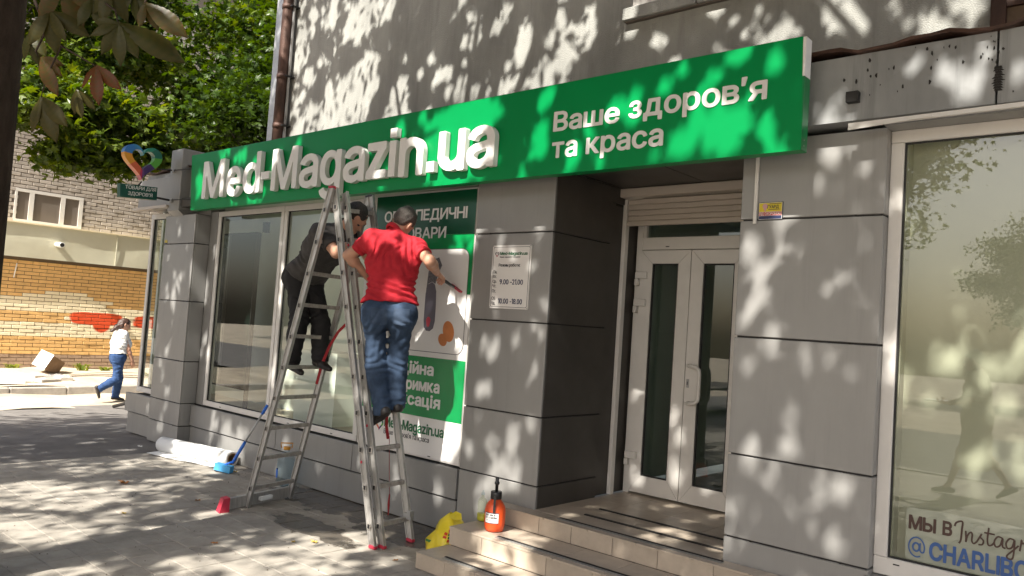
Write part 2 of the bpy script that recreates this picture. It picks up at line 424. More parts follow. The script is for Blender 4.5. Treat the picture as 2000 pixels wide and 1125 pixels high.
M['alu'] = mat('aluminium', (0.50, 0.485, 0.46), 0.5, 0.65, noise=(18, 0.22), streak=(4, 4, 0.6), bump=(150, 0.06))
M['alu_dirty'] = mat('worn_aluminium', (0.42, 0.39, 0.355), 0.55, 0.45, noise=(22, 0.35))
M['strap'] = mat('red_strap', (0.30, 0.015, 0.02), 0.8)
M['tile'] = mat('beige_step_tile', (0.44, 0.37, 0.295), 0.38, noise=(9, 0.14), bump=(120, 0.05), rand=0.07)
M['grout'] = mat('grout', (0.10, 0.085, 0.07), 0.9)
M['strip_al'] = mat('edge_strip', (0.36, 0.35, 0.33), 0.45, 0.5)
M['strip_bk'] = mat('grip_strip', (0.018, 0.016, 0.015), 0.8)
M['asphalt'] = mat('asphalt', (0.17, 0.16, 0.15), 0.9, noise=(3, 0.25), bump=(140, 0.5), spec=0.2)
M['sand'] = mat('sandy_soil', (0.50, 0.43, 0.33), 0.95, noise=(1.2, 0.35), bump=(25, 0.8), spec=0.1)
M['kerb'] = mat('kerb_concrete', (0.36, 0.33, 0.29), 0.9, noise=(6, 0.25), bump=(60, 0.4))
M['orange_brick'] = mat('orange_brick', (0.70, 0.43, 0.165), 0.8, noise=(9, 0.14), rand=0.10)
M['cream_brick'] = mat('cream_brick', (0.82, 0.72, 0.50), 0.8, noise=(9, 0.10), rand=0.08)
M['brown_brick'] = mat('brown_brick', (0.40, 0.28, 0.19), 0.85, noise=(9, 0.2), rand=0.12)
M['grey_brick'] = mat('grey_brick', (0.40, 0.355, 0.31), 0.9, noise=(6, 0.18), rand=0.12)
M['red_brick'] = mat('sprayed_brick_unused', (0.62, 0.055, 0.012), 0.6, noise=(9, 0.1), rand=0.08)
def sprayed(m):
    """red paint sprayed on the bricks: a flat mark with a soft ragged outline"""
    t = m.node_tree; N = t.nodes; L = t.links; b = N['Principled BSDF']; geo = N.new('ShaderNodeNewGeometry'); sep = N.new('ShaderNodeSeparateXYZ'); L.new(geo.outputs['Position'], sep.inputs[0])
    nz = N.new('ShaderNodeTexNoise'); nz.inputs['Scale'].default_value = 5.0; L.new(geo.outputs['Position'], nz.inputs['Vector'])
    def mth(op, a, b_):
        n = N.new('ShaderNodeMath'); n.operation = op
        for i, v in enumerate((a, b_)):
            if isinstance(v, (int, float)): n.inputs[i].default_value = v
            else: L.new(v, n.inputs[i])
        return n.outputs[0]
    def blob(cy, cz, ry, rz, p=4.0):
        u = mth('POWER', mth('ABSOLUTE', mth('DIVIDE', mth('SUBTRACT', sep.outputs[1], cy), ry), 0), p); v = mth('POWER', mth('ABSOLUTE', mth('DIVIDE', mth('SUBTRACT', sep.outputs[2], cz), rz), 0), p)
        return mth('SUBTRACT', 1.0, mth('ADD', u, v))
    w = mth('MAXIMUM', mth('MAXIMUM', blob(7.80, 1.09, 0.62, 0.155), blob(7.92, 0.92, 0.20, 0.16, 2.0)), blob(9.2, 1.07, 0.52, 0.16))
    w = mth('ADD', w, mth('MULTIPLY', mth('SUBTRACT', nz.outputs[0], 0.5), 0.9)); mr = N.new('ShaderNodeMapRange'); mr.inputs[1].default_value = -0.15; mr.inputs[2].default_value = 0.25; L.new(w, mr.inputs[0])
    old = b.inputs['Base Color'].links[0].from_socket; mx = N.new('ShaderNodeMix'); mx.data_type = 'RGBA'; L.new(mr.outputs[0], mx.inputs[0]); L.new(old, mx.inputs[6]); mx.inputs[7].default_value = (0.66, 0.075, 0.016, 1); L.new(mx.outputs[2], b.inputs['Base Color'])
sprayed(M['orange_brick']); sprayed(M['cream_brick'])
M['mortar'] = mat('mortar', (0.13, 0.095, 0.06), 0.95)
M['mortar2'] = mat('grey_mortar', (0.15, 0.125, 0.105), 0.95)
M['beige_sheet'] = mat('beige_sheet', (0.58, 0.56, 0.43), 0.4, 0.05, noise=(1.5, 0.06), bump=(2.6, 1.0))
M['glass'] = glass('shop_glass', (0.84, 0.88, 0.85), 2.1)
M['glass_dark'] = glass('door_glass', (0.52, 0.61, 0.57), 2.0)
M['floor_in'] = mat('interior_floor', (0.48, 0.40, 0.31), 0.35, noise=(4, 0.15))
M['wall_in'] = mat('interior_wall', (0.72, 0.74, 0.66), 0.7, noise=(1.5, 0.05))
M['dark_panel'] = mat('dark_panel', (0.012, 0.02, 0.016), 0.03, spec=0.55)
M['olive'] = mat('olive_blind', (0.47, 0.45, 0.345), 0.75, noise=(1.2, 0.06))
M['skin'] = mat('skin', (0.50, 0.27, 0.18), 0.5, noise=(14, 0.12), bump=(120, 0.06))
M['polo'] = mat('red_cotton', (0.44, 0.022, 0.034), 0.8, noise=(9, 0.16), bump=(320, 0.12), spec=0.2)
M['jeans'] = mat('blue_denim', (0.043, 0.070, 0.122), 0.85, noise=(5, 0.55), bump=(280, 0.18), spec=0.2)
M['jeans2'] = mat('mid_blue_denim', (0.032, 0.068, 0.165), 0.85, noise=(7, 0.35), bump=(200, 0.15), spec=0.2)
M['shirt_dk'] = mat('charcoal_cotton', (0.055, 0.05, 0.048), 0.85, noise=(7, 0.2), bump=(250, 0.12))
M['trousers_dk'] = mat('black_cotton', (0.013, 0.012, 0.013), 0.85, noise=(7, 0.2))
M['shoe'] = mat('black_leather', (0.016, 0.013, 0.012), 0.5)
M['hair'] = mat('dark_hair', (0.030, 0.024, 0.020), 0.6, noise=(90, 0.7), bump=(190, 0.9))
M['hair_grey'] = mat('greying_hair', (0.085, 0.072, 0.062), 0.65, noise=(120, 0.8), bump=(220, 1.0))
M['hair_br'] = mat('brown_hair', (0.05, 0.022, 0.014), 0.5, noise=(50, 0.4), bump=(70, 0.4))
M['top_white'] = mat('white_knit', (0.68, 0.68, 0.66), 0.85, noise=(12, 0.08), bump=(160, 0.25))
M['dress'] = mat('beige_dress', (0.46, 0.37, 0.25), 0.85, noise=(6, 0.1))
M['paper'] = mat('white_paper', (0.78, 0.78, 0.76), 0.5, noise=(3, 0.03))
M['card'] = mat('cardboard', (0.24, 0.145, 0.075), 0.85, noise=(8, 0.15))
M['blue'] = mat('blue_plastic', (0.015, 0.14, 0.62), 0.35)
M['sky_blue'] = mat('light_blue_sponge', (0.08, 0.38, 0.72), 0.7, bump=(90, 0.4))
M['orange'] = mat('orange_plastic', (0.72, 0.085, 0.015), 0.4, noise=(9, 0.08))
M['black'] = mat('black_plastic', (0.012, 0.012, 0.013), 0.35)
M['yellow'] = mat('yellow_bag', (0.75, 0.60, 0.03), 0.35, noise=(12, 0.12))
M['amber'] = mat('amber_cap', (0.60, 0.27, 0.02), 0.35)
M['bark'] = mat('chestnut_bark', (0.050, 0.036, 0.028), 0.95, noise=(9, 0.5), streak=(1, 1, 0.35), bump=(30, 1.0), spec=0.1)
M['iron'] = mat('dark_iron', (0.03, 0.028, 0.027), 0.6, 0.4)
def clear_plastic(name, tint):
    return glass(name, tint, 0.5, 1.4)
M['clear'] = clear_plastic('clear_pet', (0.86, 0.92, 0.95)); M['clear_soap'] = clear_plastic('clear_soap_bottle', (0.9, 0.92, 0.85))
M['soap'] = mat('yellow_soap', (0.55, 0.50, 0.06), 0.2)

def paver_mat():
    m = mat('concrete_paver', (0.345, 0.315, 0.272), 0.85, noise=(5, 0.26), bump=(90, 0.25), rand=0.07, spec=0.3)
    t = m.node_tree; N = t.nodes; L = t.links; b = N['Principled BSDF']
    geo = N.new('ShaderNodeNewGeometry'); sep = N.new('ShaderNodeSeparateXYZ')
    nz = N.new('ShaderNodeTexNoise'); nz.inputs['Scale'].default_value = 4.5; nz.inputs['Detail'].default_value = 7; L.new(geo.outputs['Position'], nz.inputs['Vector'])
    L.new(geo.outputs['Position'], sep.inputs[0])
    # water spilled along the foot of the wall below the ladder
    def mth(op, a, b_=None):
        n = N.new('ShaderNodeMath'); n.operation = op
        for i, v in enumerate((a, b_)):
            if v is None: continue
            if isinstance(v, (int, float)): n.inputs[i].default_value = v
            else: L.new(v, n.inputs[i])
        return n.outputs[0]
    def blob(cx, cy, rx, ry):
        u = mth('DIVIDE', mth('SUBTRACT', sep.outputs[0], cx), rx); v = mth('DIVIDE', mth('SUBTRACT', sep.outputs[1], cy), ry)
        return mth('SUBTRACT', 1.0, mth('SQRT', mth('ADD', mth('MULTIPLY', u, u), mth('MULTIPLY', v, v))))
    w = mth('MAXIMUM', mth('MAXIMUM', blob(-5.5, 4.2, 0.95, 0.38), blob(-4.35, 4.1, 0.6, 0.36)), blob(-4.95, 3.55, 0.55, 0.17))
    w = mth('ADD', w, mth('MULTIPLY', mth('SUBTRACT', nz.outputs[0], 0.5), 2.0))
    mr = N.new('ShaderNodeMapRange'); mr.inputs[1].default_value = 0.06; mr.inputs[2].default_value = 0.16; L.new(w, mr.inputs[0])
    old = b.inputs['Base Color'].links[0].from_socket; mx = N.new('ShaderNodeMix'); mx.data_type = 'RGBA'; mx.blend_type = 'MULTIPLY'
    L.new(mr.outputs[0], mx.inputs[0]); L.new(old, mx.inputs[6]); mx.inputs[7].default_value = (0.34, 0.32, 0.30, 1); L.new(mx.outputs[2], b.inputs['Base Color'])
    ro = b.inputs['Roughness'].links[0].from_socket; mf = N.new('ShaderNodeMix'); L.new(mr.outputs[0], mf.inputs[0]); L.new(ro, mf.inputs[2]); mf.inputs[3].default_value = 0.22
    L.new(mf.outputs[0], b.inputs['Roughness'])
    return m
M['paver'] = paver_mat()
M['joint_sand'] = mat('joint_sand', (0.25, 0.225, 0.19), 0.95, noise=(20, 0.3))

# ------------------------------------------------------------------ ground
def sheet(name, m, x0, x1, y0, y1, zf, n=1, mm=1, label=None):
    xs = np.linspace(x0, x1, n+1); ys = np.linspace(y0, y1, mm+1); vs = [(x, y, zf(x, y)) for x in xs for y in ys]
    fs = [(i*(mm+1)+j, (i+1)*(mm+1)+j, (i+1)*(mm+1)+j+1, i*(mm+1)+j+1) for i in range(n) for j in range(mm)]
    o = MB().add(vs, fs, True).build(name, m); o['kind'] = 'structure'
    if label: o['label'] = label
    return o
def zg(x, y=0):
    if x > -9.6: return 0.0
    if x > -13.87: return -0.075*(-9.6-x)
    return -0.32
sheet('ground', M['sand'], -90, 60, -70, 80, lambda x, y: -0.42)
sheet('sandy_path', M['sand'], -17.0, -14.7, -30, 40, lambda x, y: -0.335 + 0.035*math.sin(x*3.1+y*1.3)*math.sin(y*2.3), 16, 160, 'trodden sandy path in front of the brick building')
sheet('asphalt_lane', M['asphalt'], -15.0, -8.40, -12, 40, lambda x, y: zg(x)-0.010, 30, 2, 'grey asphalt walk beyond the paved strip')
verge = lambda x, y: -0.20 + 0.09*min(1, (-17.0-x)/3) + 0.05*math.sin(x*2.3+y)*math.sin(y*1.7+x*0.6)
sheet('verge', M['sand'], -21, -17.06, -10, 30, verge, 24, 200, 'dry sandy verge along the brick wall')
kb = tag(MB().box(-17.08, -16.94, -6, 20, -0.43, -0.30).build('kerb', M['kerb']), 'worn concrete kerb between sandy path and verge', None, None, 'structure')
for i in range(26):
    y = -6+i*1.0; box('kerb_stone', M['kerb'], kb, -17.10, -16.92, y+0.006, y+0.994, -0.42, -0.19+random.uniform(-.012, .012), bev=0.015)
pavement = sheet('pavement', M['joint_sand'], -8.42, 12, -3.0, 4.35, lambda x, y: -0.012)
pavement['label'] = 'footpath of square grey concrete pavers in front of the shop'
P = 0.2; pv = MB().box(-P/2+.0017, P/2-.0017, -P/2+.0017, P/2-.0017, -0.04, 0.0, bev=0.0035).mesh('paver'); pv.materials.append(M['paver'])
cells = []
for i in range(-42, 60):
    for j in range(-15, 22):
        x = (i+0.5)*P; y = (j+0.5)*P+ 0.005
        if x < -8.4 or y > 4.35: continue
        if y > 3.54 and x > -3.8: continue
        v = np.array([x, y, 0]) - CAM; d = v@_f
        vis = bool(in_view(np.array([x, y, 0.0]), 40)) and d > 0.5
        cells.append((d if vis else 1000+d*d*0+abs(x)+abs(y), x, y, vis))
cells.sort(); nobj = 0; rest = MB(); base = [v.co.copy() for v in pv.vertices]; bf = [tuple(p.vertices) for p in pv.polygons]
for d, x, y, vis in cells:
    dz = random.uniform(-0.003, 0.0); tx, ty = random.gauss(0, 0.006), random.gauss(0, 0.006)
    if vis and nobj < 300:
        o = bpy.data.objects.new('paver', pv); COL.objects.link(o); o.parent = pavement; o.location = (x, y, dz); o.rotation_euler = (tx, ty, random.gauss(0, .006)); nobj += 1
    elif y > 0 or vis:
        rest.add([(x+q[0], y+q[1], q[2]+dz+q[1]*tx-q[0]*ty) for q in base], bf)
tag(rest.build('paver', M['paver'], pavement), kind='stuff')
sheet('pavement_back', M['paver'], -8.42, 12, -3.0, 0.0, lambda x, y: -0.004)
kb2 = tag(MB().box(-10, 16, -3.15, -3.02, -0.31, -0.1).build('road_kerb', M['kerb']), 'concrete kerb between footpath and road', None, None, 'structure')
for i in range(26): box('kerb_stone', M['kerb'], kb2, -10+i, -9.008+i, -3.17, -3.0, -0.3, 0.012, bev=0.012)
sheet('road', M['asphalt'], -40, 30, -11, -3.17, lambda x, y: -0.14)

# ------------------------------------------------------------------ shop building
B = empty('shop_building', (-5, 5.4, 0), 'grey rendered building with grey clad shop front and recessed entrance', 'building')
uw = MB().box(-9.12, 4, 5.4, 5.8, 2.9, 9.5).build('upper_wall', M['plaster'], B)
# joints pieces: upper window with brick sill, and a second window niche at the right edge
sill = MB().box(-3.69, -1.9, 5.36, 5.41, 4.195, 4.304).build('window_sill', M['mortar2'], B)
for i, (a, b) in enumerate(((-3.70, -3.02), (-3.01, -2.36), (-2.35, -1.9))): box('sill_brick', M['plaster'], sill, a, b-.004, 5.33+.003*i, 5.42, 4.205, 4.31, bev=0.006)
wn = MB().box(-3.62, -2.0, 5.365, 5.41, 4.32, 4.38).box(-3.62, -3.55, 5.365, 5.41, 4.38, 5.6).build('upper_window', M['pvc'], B)
MB().box(-3.55, -2.0, 5.385, 5.39, 4.38, 5.6).build('pane', M['dark_panel'], wn)
wn = MB().box(-1.01, -0.93, 5.34, 5.42, 3.50, 5.2).box(-0.93, 0.6, 5.33, 5.42, 3.50, 3.56).box(-0.93, 0.6, 5.36, 5.42, 3.72, 3.78).build('upper_window', M['rust'], B)
MB().box(-0.93, 0.6, 5.385, 5.395, 3.56, 5.2).build('board', mat('brown_board', (0.16, 0.11, 0.075), 0.8, noise=(5, 0.3)), wn)
# rain pipe at the corner
dp = MB().tube([(-8.80, 5.30, 9), (-8.80, 5.30, 6.2), (-8.81, 5.30, 4.6), (-8.82, 5.30, 3.0)], 0.068, 14).build('drainpipe', M['rust'], B)
MB().tube([(-8.735, 5.345, 9), (-8.735, 5.345, 3)], 0.018, 8).build('cable_pipe', M['galv'], dp)
for z in (3.92, 4.55, 5.45, 6.5): MB().tube([(-8.805, 5.30, z-.03), (-8.805, 5.30, z+.03)], 0.077, 14).build('collar', M['rust'], dp); MB().box(-8.91, -8.69, 5.28, 5.40, z-.008, z+.008).build('bracket', M['iron'], dp)
MB().box(-9.19, -9.06, 5.37, 5.44, 2.9, 9.5).build('corner_strip', M['galv'], B)

# flat roof of the shop front with corrugated edge, beam behind the sign
fas = MB().box(-9.87, -0.762, 4.20, 5.40, 2.80, 3.15).box(-0.752, 3.0, 4.202, 5.40, 2.80, 3.152).build('fascia_beam', M['fascia'], B)
rf = MB()
n = 150; prof = []
for i in range(n+1):
    x = -9.9+12.9*i/n; w = (i % 6)/6; z = 3.165 + (0.022 if w < 0.34 else 0.0) + 0.004*math.sin(i*1.7); prof.append((x, z))
vs = []; fs = []
for x, z in prof: vs += [(x, 4.155+random.uniform(-.012, .008), z), (x, 5.4, z+0.05), (x, 4.165+random.uniform(-.008, .008), z-0.014), (x, 5.4, z+0.036)]
for i in range(n): a = 4*i; b = a+4; fs += [(a, b, b+1, a+1), (a+2, a+3, b+3, b+2), (a, a+2, b+2, b)]
rf.add(vs, fs).build('corrugated_roof', M['rust'], B)
st = MB(); srnd = random.Random(3)
for i in range(46):
    x = srnd.choice([srnd.uniform(-1.55, -0.3), srnd.gauss(-1.05, .18), srnd.gauss(-0.76, .02)]); z = 3.14-abs(srnd.gauss(0, .13)); r = srnd.uniform(.002, .007)
    if z < 2.82: continue
    pts = [(x+r*srnd.uniform(.4, 1.2)*math.cos(k*1.05), z+2.0*r*srnd.uniform(.4, 1.2)*math.sin(k*1.05)) for k in range(6)]
    st.prism(pts, 1, 4.1965, 4.199)
for k in range(10): z = 2.86+.012*k; st.prism([(-.762-srnd.uniform(0, .02), z), (-.735+srnd.uniform(0, .015), z), (-.74, z+.011), (-.765, z+.011)], 1, 4.1962, 4.1985)
tag(st.build('soot_mark', M['stain'], fas), kind='stuff')
MB().box(-1.435, -1.375, 4.155, 4.20, 2.89, 2.945).build('bracket_stub', M['iron'], fas)
MB().bar((-1.42, 4.18, 2.768), (1.2, 4.18, 2.790), 0.02, 0.022).build('trim_strip', M['pvc'], fas)
MB().bar((-1.42, 4.17, 2.748), (-1.02, 4.165, 2.770), 0.008, 0.012).build('trim_strip', M['pvc'], fas)
MB().box(-1.262, 3.0, 4.24, 4.42, 2.765, 2.80).build('window_head', M['clad'], B)

GAP = 0.010
def pilaster(name, x0, x1, yf, yb, joints, sideR=None, label=None):
    pl = MB().box(x0+.012, x1-.012, yf+.014, yb, joints[0], joints[-1]).build(name, M['core'], B)
    if label: pl['label'] = label
    for a, b in zip(joints[:-1], joints[1:]):
        box('cladding_panel', M['clad'], pl, x0, x1, yf, yf+.018, a+GAP/2, b-GAP/2, bev=0.003)
        if sideR:
            box('cladding_panel', M[sideR[2]], pl, x1-.018, x1, yf+.021, sideR[0], a+GAP/2, b-GAP/2, bev=0.003)
    for z in joints[1:-1]:
        for k in range(2):
            x = x0+(0.2+0.62*k)*(x1-x0); MB().box(x-.006, x+.006, yf+.004, yf+.016, z-.006, z+.006).build('clip', M['stain'], pl)
    return pl
JT = [0.0, 0.493, 0.963, 1.634, 2.292, 2.72]
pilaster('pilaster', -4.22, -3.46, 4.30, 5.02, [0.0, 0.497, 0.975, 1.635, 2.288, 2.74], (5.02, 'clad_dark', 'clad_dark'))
pilaster('pilaster', -2.055, -1.262, 4.30, 5.30, [0.05, 0.484, 0.954, 1.630, 2.310, 2.775], (4.5, 0, 'clad'))
pl = pilaster('pilaster', -9.19, -8.46, 4.16, 4.40, [0.0, 0.25, 0.50, 0.965, 1.634, 2.286, 2.62], (4.34, 0, 'clad'))
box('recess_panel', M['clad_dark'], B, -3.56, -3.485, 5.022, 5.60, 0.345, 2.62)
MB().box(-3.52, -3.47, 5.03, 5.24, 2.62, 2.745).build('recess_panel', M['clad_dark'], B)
# cap box over the left pilaster and the beam to the building's left end
cb = box('pilaster_cap', M['clad'], B, -9.03, -8.75, 4.09, 4.50, 2.66, 3.37, bev=0.004)
MB().add([(-9.03, 4.09, 2.66), (-8.75, 4.09, 2.66), (-8.75, 4.5, 2.66), (-9.03, 4.5, 2.66), (-9.03, 4.22, 2.56), (-8.75, 4.22, 2.56), (-8.75, 4.5, 2.56), (-9.03, 4.5, 2.56)],
         [(0, 1, 5, 4), (1, 2, 6, 5), (2, 3, 7, 6), (3, 0, 4, 7), (4, 5, 6, 7)]).build('cap_foot', M['clad'], cb)
box('end_beam', M['clad'], B, -9.90, -9.035, 4.12, 5.4, 2.735, 3.075, bev=0.004)
MB().box(-9.90, -9.0, 4.06, 4.15, 2.70, 2.732).build('drip_edge', M['shutter'], B)
MB().box(-8.745, -8.46, 4.33, 4.5, 2.6, 2.8).build('header', M['clad'], B)

# plinth below the windows
pt = MB().box(-8.47, -4.21, 4.32, 4.60, 0.0, 0.49).box(-9.95, -9.17, 4.26, 4.6, 0, 0.46).build('plinth', M['core'], B)
xs = [-8.455, -6.72, -5.52, -4.228]
for a, b in zip(xs[:-1], xs[1:]): box('plinth_panel', M['clad'], pt, a+.004, b-.004, 4.288, 4.318, 0.262, 0.488, bev=0.003)
xs = [-8.455, -6.35, -4.228]
for a, b in zip(xs[:-1], xs[1:]): box('plinth_panel', M['clad'], pt, a+.003, b-.003, 4.300, 4.318, 0.004, 0.248, bev=0.003)
box('plinth_panel', M['clad'], pt, -9.95, -9.205, 4.20, 4.255, 0.255, 0.475, bev=0.003)
box('plinth_panel', M['clad'], pt, -9.93, -9.205, 4.235, 4.257, 0.0, 0.24, bev=0.003)

def window(x0, x1, z0, z1, y=4.335, fw=0.055, dep=0.06, pane='glass', name='shop_window', fb=None):
    fb = fb or fw
    f = MB().box(x0, x1, y, y+dep, z0, z0+fb, bev=0.004).box(x0, x1, y, y+dep, z1-fw, z1, bev=0.004).box(x0, x0+fw, y+.001, y+dep, z0+fb+.001, z1-fw-.001, bev=0.004).box(x1-fw, x1, y+.001, y+dep, z0+fb+.001, z1-fw-.001, bev=0.004).build(name, M['pvc'], B)
    g = 0.008
    MB().box(x0+fw, x1-fw, y+.016, y+.03, z0+fb, z0+fb+g).box(x0+fw, x1-fw, y+.016, y+.03, z1-fw-g, z1-fw).box(x0+fw, x0+fw+g, y+.016, y+.03, z0+fb+g, z1-fw-g).box(x1-fw-g, x1-fw, y+.016, y+.03, z0+fb+g, z1-fw-g).build('gasket', M['gasket'], f)
    q = MB().add([(x0+fw, y+.03, z0+fb), (x1-fw, y+.03, z0+fb), (x1-fw, y+.03, z1-fw), (x0+fw, y+.03, z1-fw)], [(0, 1, 2, 3)]).build('pane', M[pane], f)
    return f
window(-8.285, -6.965, 0.505, 2.655)
window(-6.955, -5.545, 0.505, 2.655)
window(-5.535, -4.225, 0.500, 2.668, y=4.34)
window(-9.92, -9.22, 0.49, 2.69, y=4.31, fw=0.06)
window(-1.262, 1.6, 0.46, 2.765, y=4.372, fw=0.065, fb=0.09)
MB().box(-8.30, -8.285, 4.33, 4.42, 0.5, 2.66).box(-8.47, -8.30, 4.345, 4.42, 0.5, 2.66).build('jamb_cover', M['clad'], B)
MB().box(-1.28, 1.6, 4.30, 4.42, 0.37, 0.455).build('outer_sill', M['clad'], B)
box('plinth_panel', M['clad'], pt, -1.255, 1.8, 4.305, 4.40, 0.0, 0.36, bev=0.003)
for x in (-7.9, -6.6, -5.9, -4.6, -1.15): MB().box(x-.015, x+.015, 4.332 if x > -8 and x < -2 else 4.369, 4.375, 0.522, 0.528).build('drain_slot', M['gasket'], B)
# room behind the glass
rm = MB().box(-9.9, -3.55, 4.45, 8.2, 0.40, 0.455).build('interior_floor', M['floor_in'], B)
MB().box(-9.9, -3.55, 5.22, 5.27, 0.4, 2.9).box(-9.95, -9.9, 4.46, 5.6, 0.4, 2.9).box(-3.55, -3.50, 5.61, 8.3, 0.4, 2.9).box(-9.9, -3.55, 4.45, 8.3, 2.74, 2.80).build('interior_wall', M['wall_in'], B)
MB().box(-9.05, -8.06, 4.70, 4.73, 0.70, 2.45).build('display_panel', M['dark_panel'], B)
MB().box(-8.058, -8.04, 4.69, 4.74, 0.456, 2.47).box(-9.05, -8.06, 4.692, 4.738, 2.452, 2.47).box(-9.05, -8.06, 4.692, 4.738, 0.68, 0.698).build('panel_frame', M['iron'], B)
MB().box(-7.3, -6.6, 4.85, 5.2, 0.456, 1.2).build('counter', M['wall_in'], B)
MB().box(-8.13, -8.03, 4.8, 4.83, 2.48, 2.6).build('vent', M['iron'], B)
MB().box(-1.20, 1.6, 4.52, 4.54, 0.4, 2.80).build('blind', M['olive'], B)
MB().box(-1.22, -1.19, 4.435, 4.52, 0.4, 2.8).build('blind_edge', M['olive'], B)
MB().box(-3.47, -1.3, 5.62, 9.0, 0.30, 0.335).build('interior_floor', M['floor_in'], B)
MB().box(-3.47, -1.3, 9.0, 9.1, 0.33, 2.9).box(-1.35, -1.3, 5.3, 9, 0.33, 2.9).box(-3.47, -1.3, 5.5, 9, 2.72, 2.9).build('interior_wall', M['wall_in'], B)
MB().box(-3.2, -2.9, 7.2, 8.0, 0.34, 1.5).box(-2.4, -1.6, 7.6, 8.2, 0.34, 1.2).build('interior_shelf', M['wall_in'], B)

# entrance: soffit, shutter, doors
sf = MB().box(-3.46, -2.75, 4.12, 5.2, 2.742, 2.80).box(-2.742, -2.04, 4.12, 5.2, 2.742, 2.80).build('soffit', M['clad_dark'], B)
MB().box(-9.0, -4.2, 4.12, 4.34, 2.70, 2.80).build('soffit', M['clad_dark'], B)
rs = box('roller_shutter', M['shutter'], B, -3.535, -2.05, 5.13, 5.29, 2.67, 2.738, bev=0.006)
z = 2.664
for k in range(4): box('slat', M['shutter'], rs, -3.445, -2.05, 5.215, 5.235, z-.043, z-.002, bev=0.006); z -= 0.0435
box('bottom_slat', M['shutter'], rs, -3.445, -2.05, 5.205, 5.24, 2.452, 2.488, bev=0.004)
box('guide_rail', M['pvc'], rs, -3.482, -3.447, 5.20, 5.25, 0.346, 2.665, bev=0.003)
MB().box(-3.5, -3.484, 5.1, 5.2, 2.60, 2.68).build('bracket', M['iron'], rs)
YD = 5.43
fr = MB().box(-3.47, -3.415, YD-.02, YD+.06, 0.346, 2.60, bev=0.004).box(-3.414, -1.95, YD-.02, YD+.06, 2.285, 2.385, bev=0.004).box(-2.48, -2.42, YD-.02, YD+.06, 0.346, 2.28, bev=0.004).box(-3.414, -3.39, YD-.01, YD+.03, 2.386, 2.6).build('door_frame', M['pvc'], B)
MB().add([(-3.41, YD+.02, 2.385), (-1.95, YD+.02, 2.385), (-1.95, YD+.02, 2.6), (-3.41, YD+.02, 2.6)], [(0, 1, 2, 3)]).build('pane', M['glass_dark'], fr)
MB().box(-3.2, -3.17, YD-.024, YD-.02, 2.305, 2.312).build('drain_slot', M['gasket'], fr)
def door(x0, x1, hinge):
    db = MB(); z0, z1 = 0.362, 2.278; s = 0.105
    Lb = [(x0, z0), (x0+s, z0+s+.03), (x0+s, z1-s), (x0, z1)]; Rb = [(x1, z0), (x1, z1), (x1-s, z1-s), (x1-s, z0+s+.03)]
    Tb = [(x0, z1), (x0+s, z1-s), (x1-s, z1-s), (x1, z1)]; Bb = [(x0, z0), (x1, z0), (x1-s, z0+s+.03), (x0+s, z0+s+.03)]
    e = .0009
    for k, lp in enumerate((Lb, Rb, Tb, Bb)):
        c = np.mean(lp, axis=0); q = [tuple(c+(np.array(p)-c)*(1-e*3)) for p in lp]
        db.prism(q, 1, YD-.032, YD+.03)
    d = db.build('door_leaf', M['pvc'], B)
    g = 0.011; a0, a1, b0, b1 = x0+s, x1-s, z0+s+.03, z1-s
    MB().box(a0-.001, a0+g, YD-.024, YD-.01, b0, b1).box(a1-g, a1+.001, YD-.024, YD-.01, b0, b1).box(a0+g, a1-g, YD-.024, YD-.01, b0-.001, b0+g).box(a0+g, a1-g, YD-.024, YD-.01, b1-g, b1+.001).build('gasket', M['gasket'], d)
    MB().add([(a0, YD-.012, b0), (a1, YD-.012, b0), (a1, YD-.012, b1), (a0, YD-.012, b1)], [(0, 1, 2, 3)]).build('pane', M['glass_dark'], d)
    if hinge:
        for zz in (1.83, 2.05, 0.62):
            h = MB().box(x0-.035, x0+.07, YD-.062, YD-.034, zz-.0, zz+.055, bev=0.004).box(x0-.036, x0-.005, YD-.066, YD-.021, zz-.055, zz-.002, bev=0.004).build('hinge', M['pvc'], d)
    return d
DX = -2.965
door(-3.412, DX-.003, True); d2 = door(DX+.003, -2.50, False)
hx = -2.915; pts = [(hx, YD-.03, 1.392), (hx, YD-.065, 1.393), (hx+.03, YD-.085, 1.392), (hx+.075, YD-.088, 1.386), (hx+.098, YD-.09, 1.362), (hx+.102, YD-.09, 1.335), (hx+.102, YD-.09, 1.168), (hx+.098, YD-.09, 1.140), (hx+.075, YD-.088, 1.118), (hx+.03, YD-.085, 1.112), (hx, YD-.065, 1.11), (hx, YD-.03, 1.11)]
MB().tube(pts, 0.0155, 12).build('handle', M['pvc'], d2)
lk = box('lock_plate', M['galv'], d2, -2.948, -2.926, YD-.037, YD-.032, 1.225, 1.29, bev=0.001)
MB().box(-2.940, -2.934, YD-.0395, YD-.0375, 1.245, 1.27).build('keyhole', M['gasket'], d2)
# conduit strip on the right pilaster
tag(box('conduit_strip', M['pvc'], B, -1.972, -1.952, 4.283, 4.298, 2.285, 2.70, bev=0.002), 'pale plastic conduit strip on grey panel')

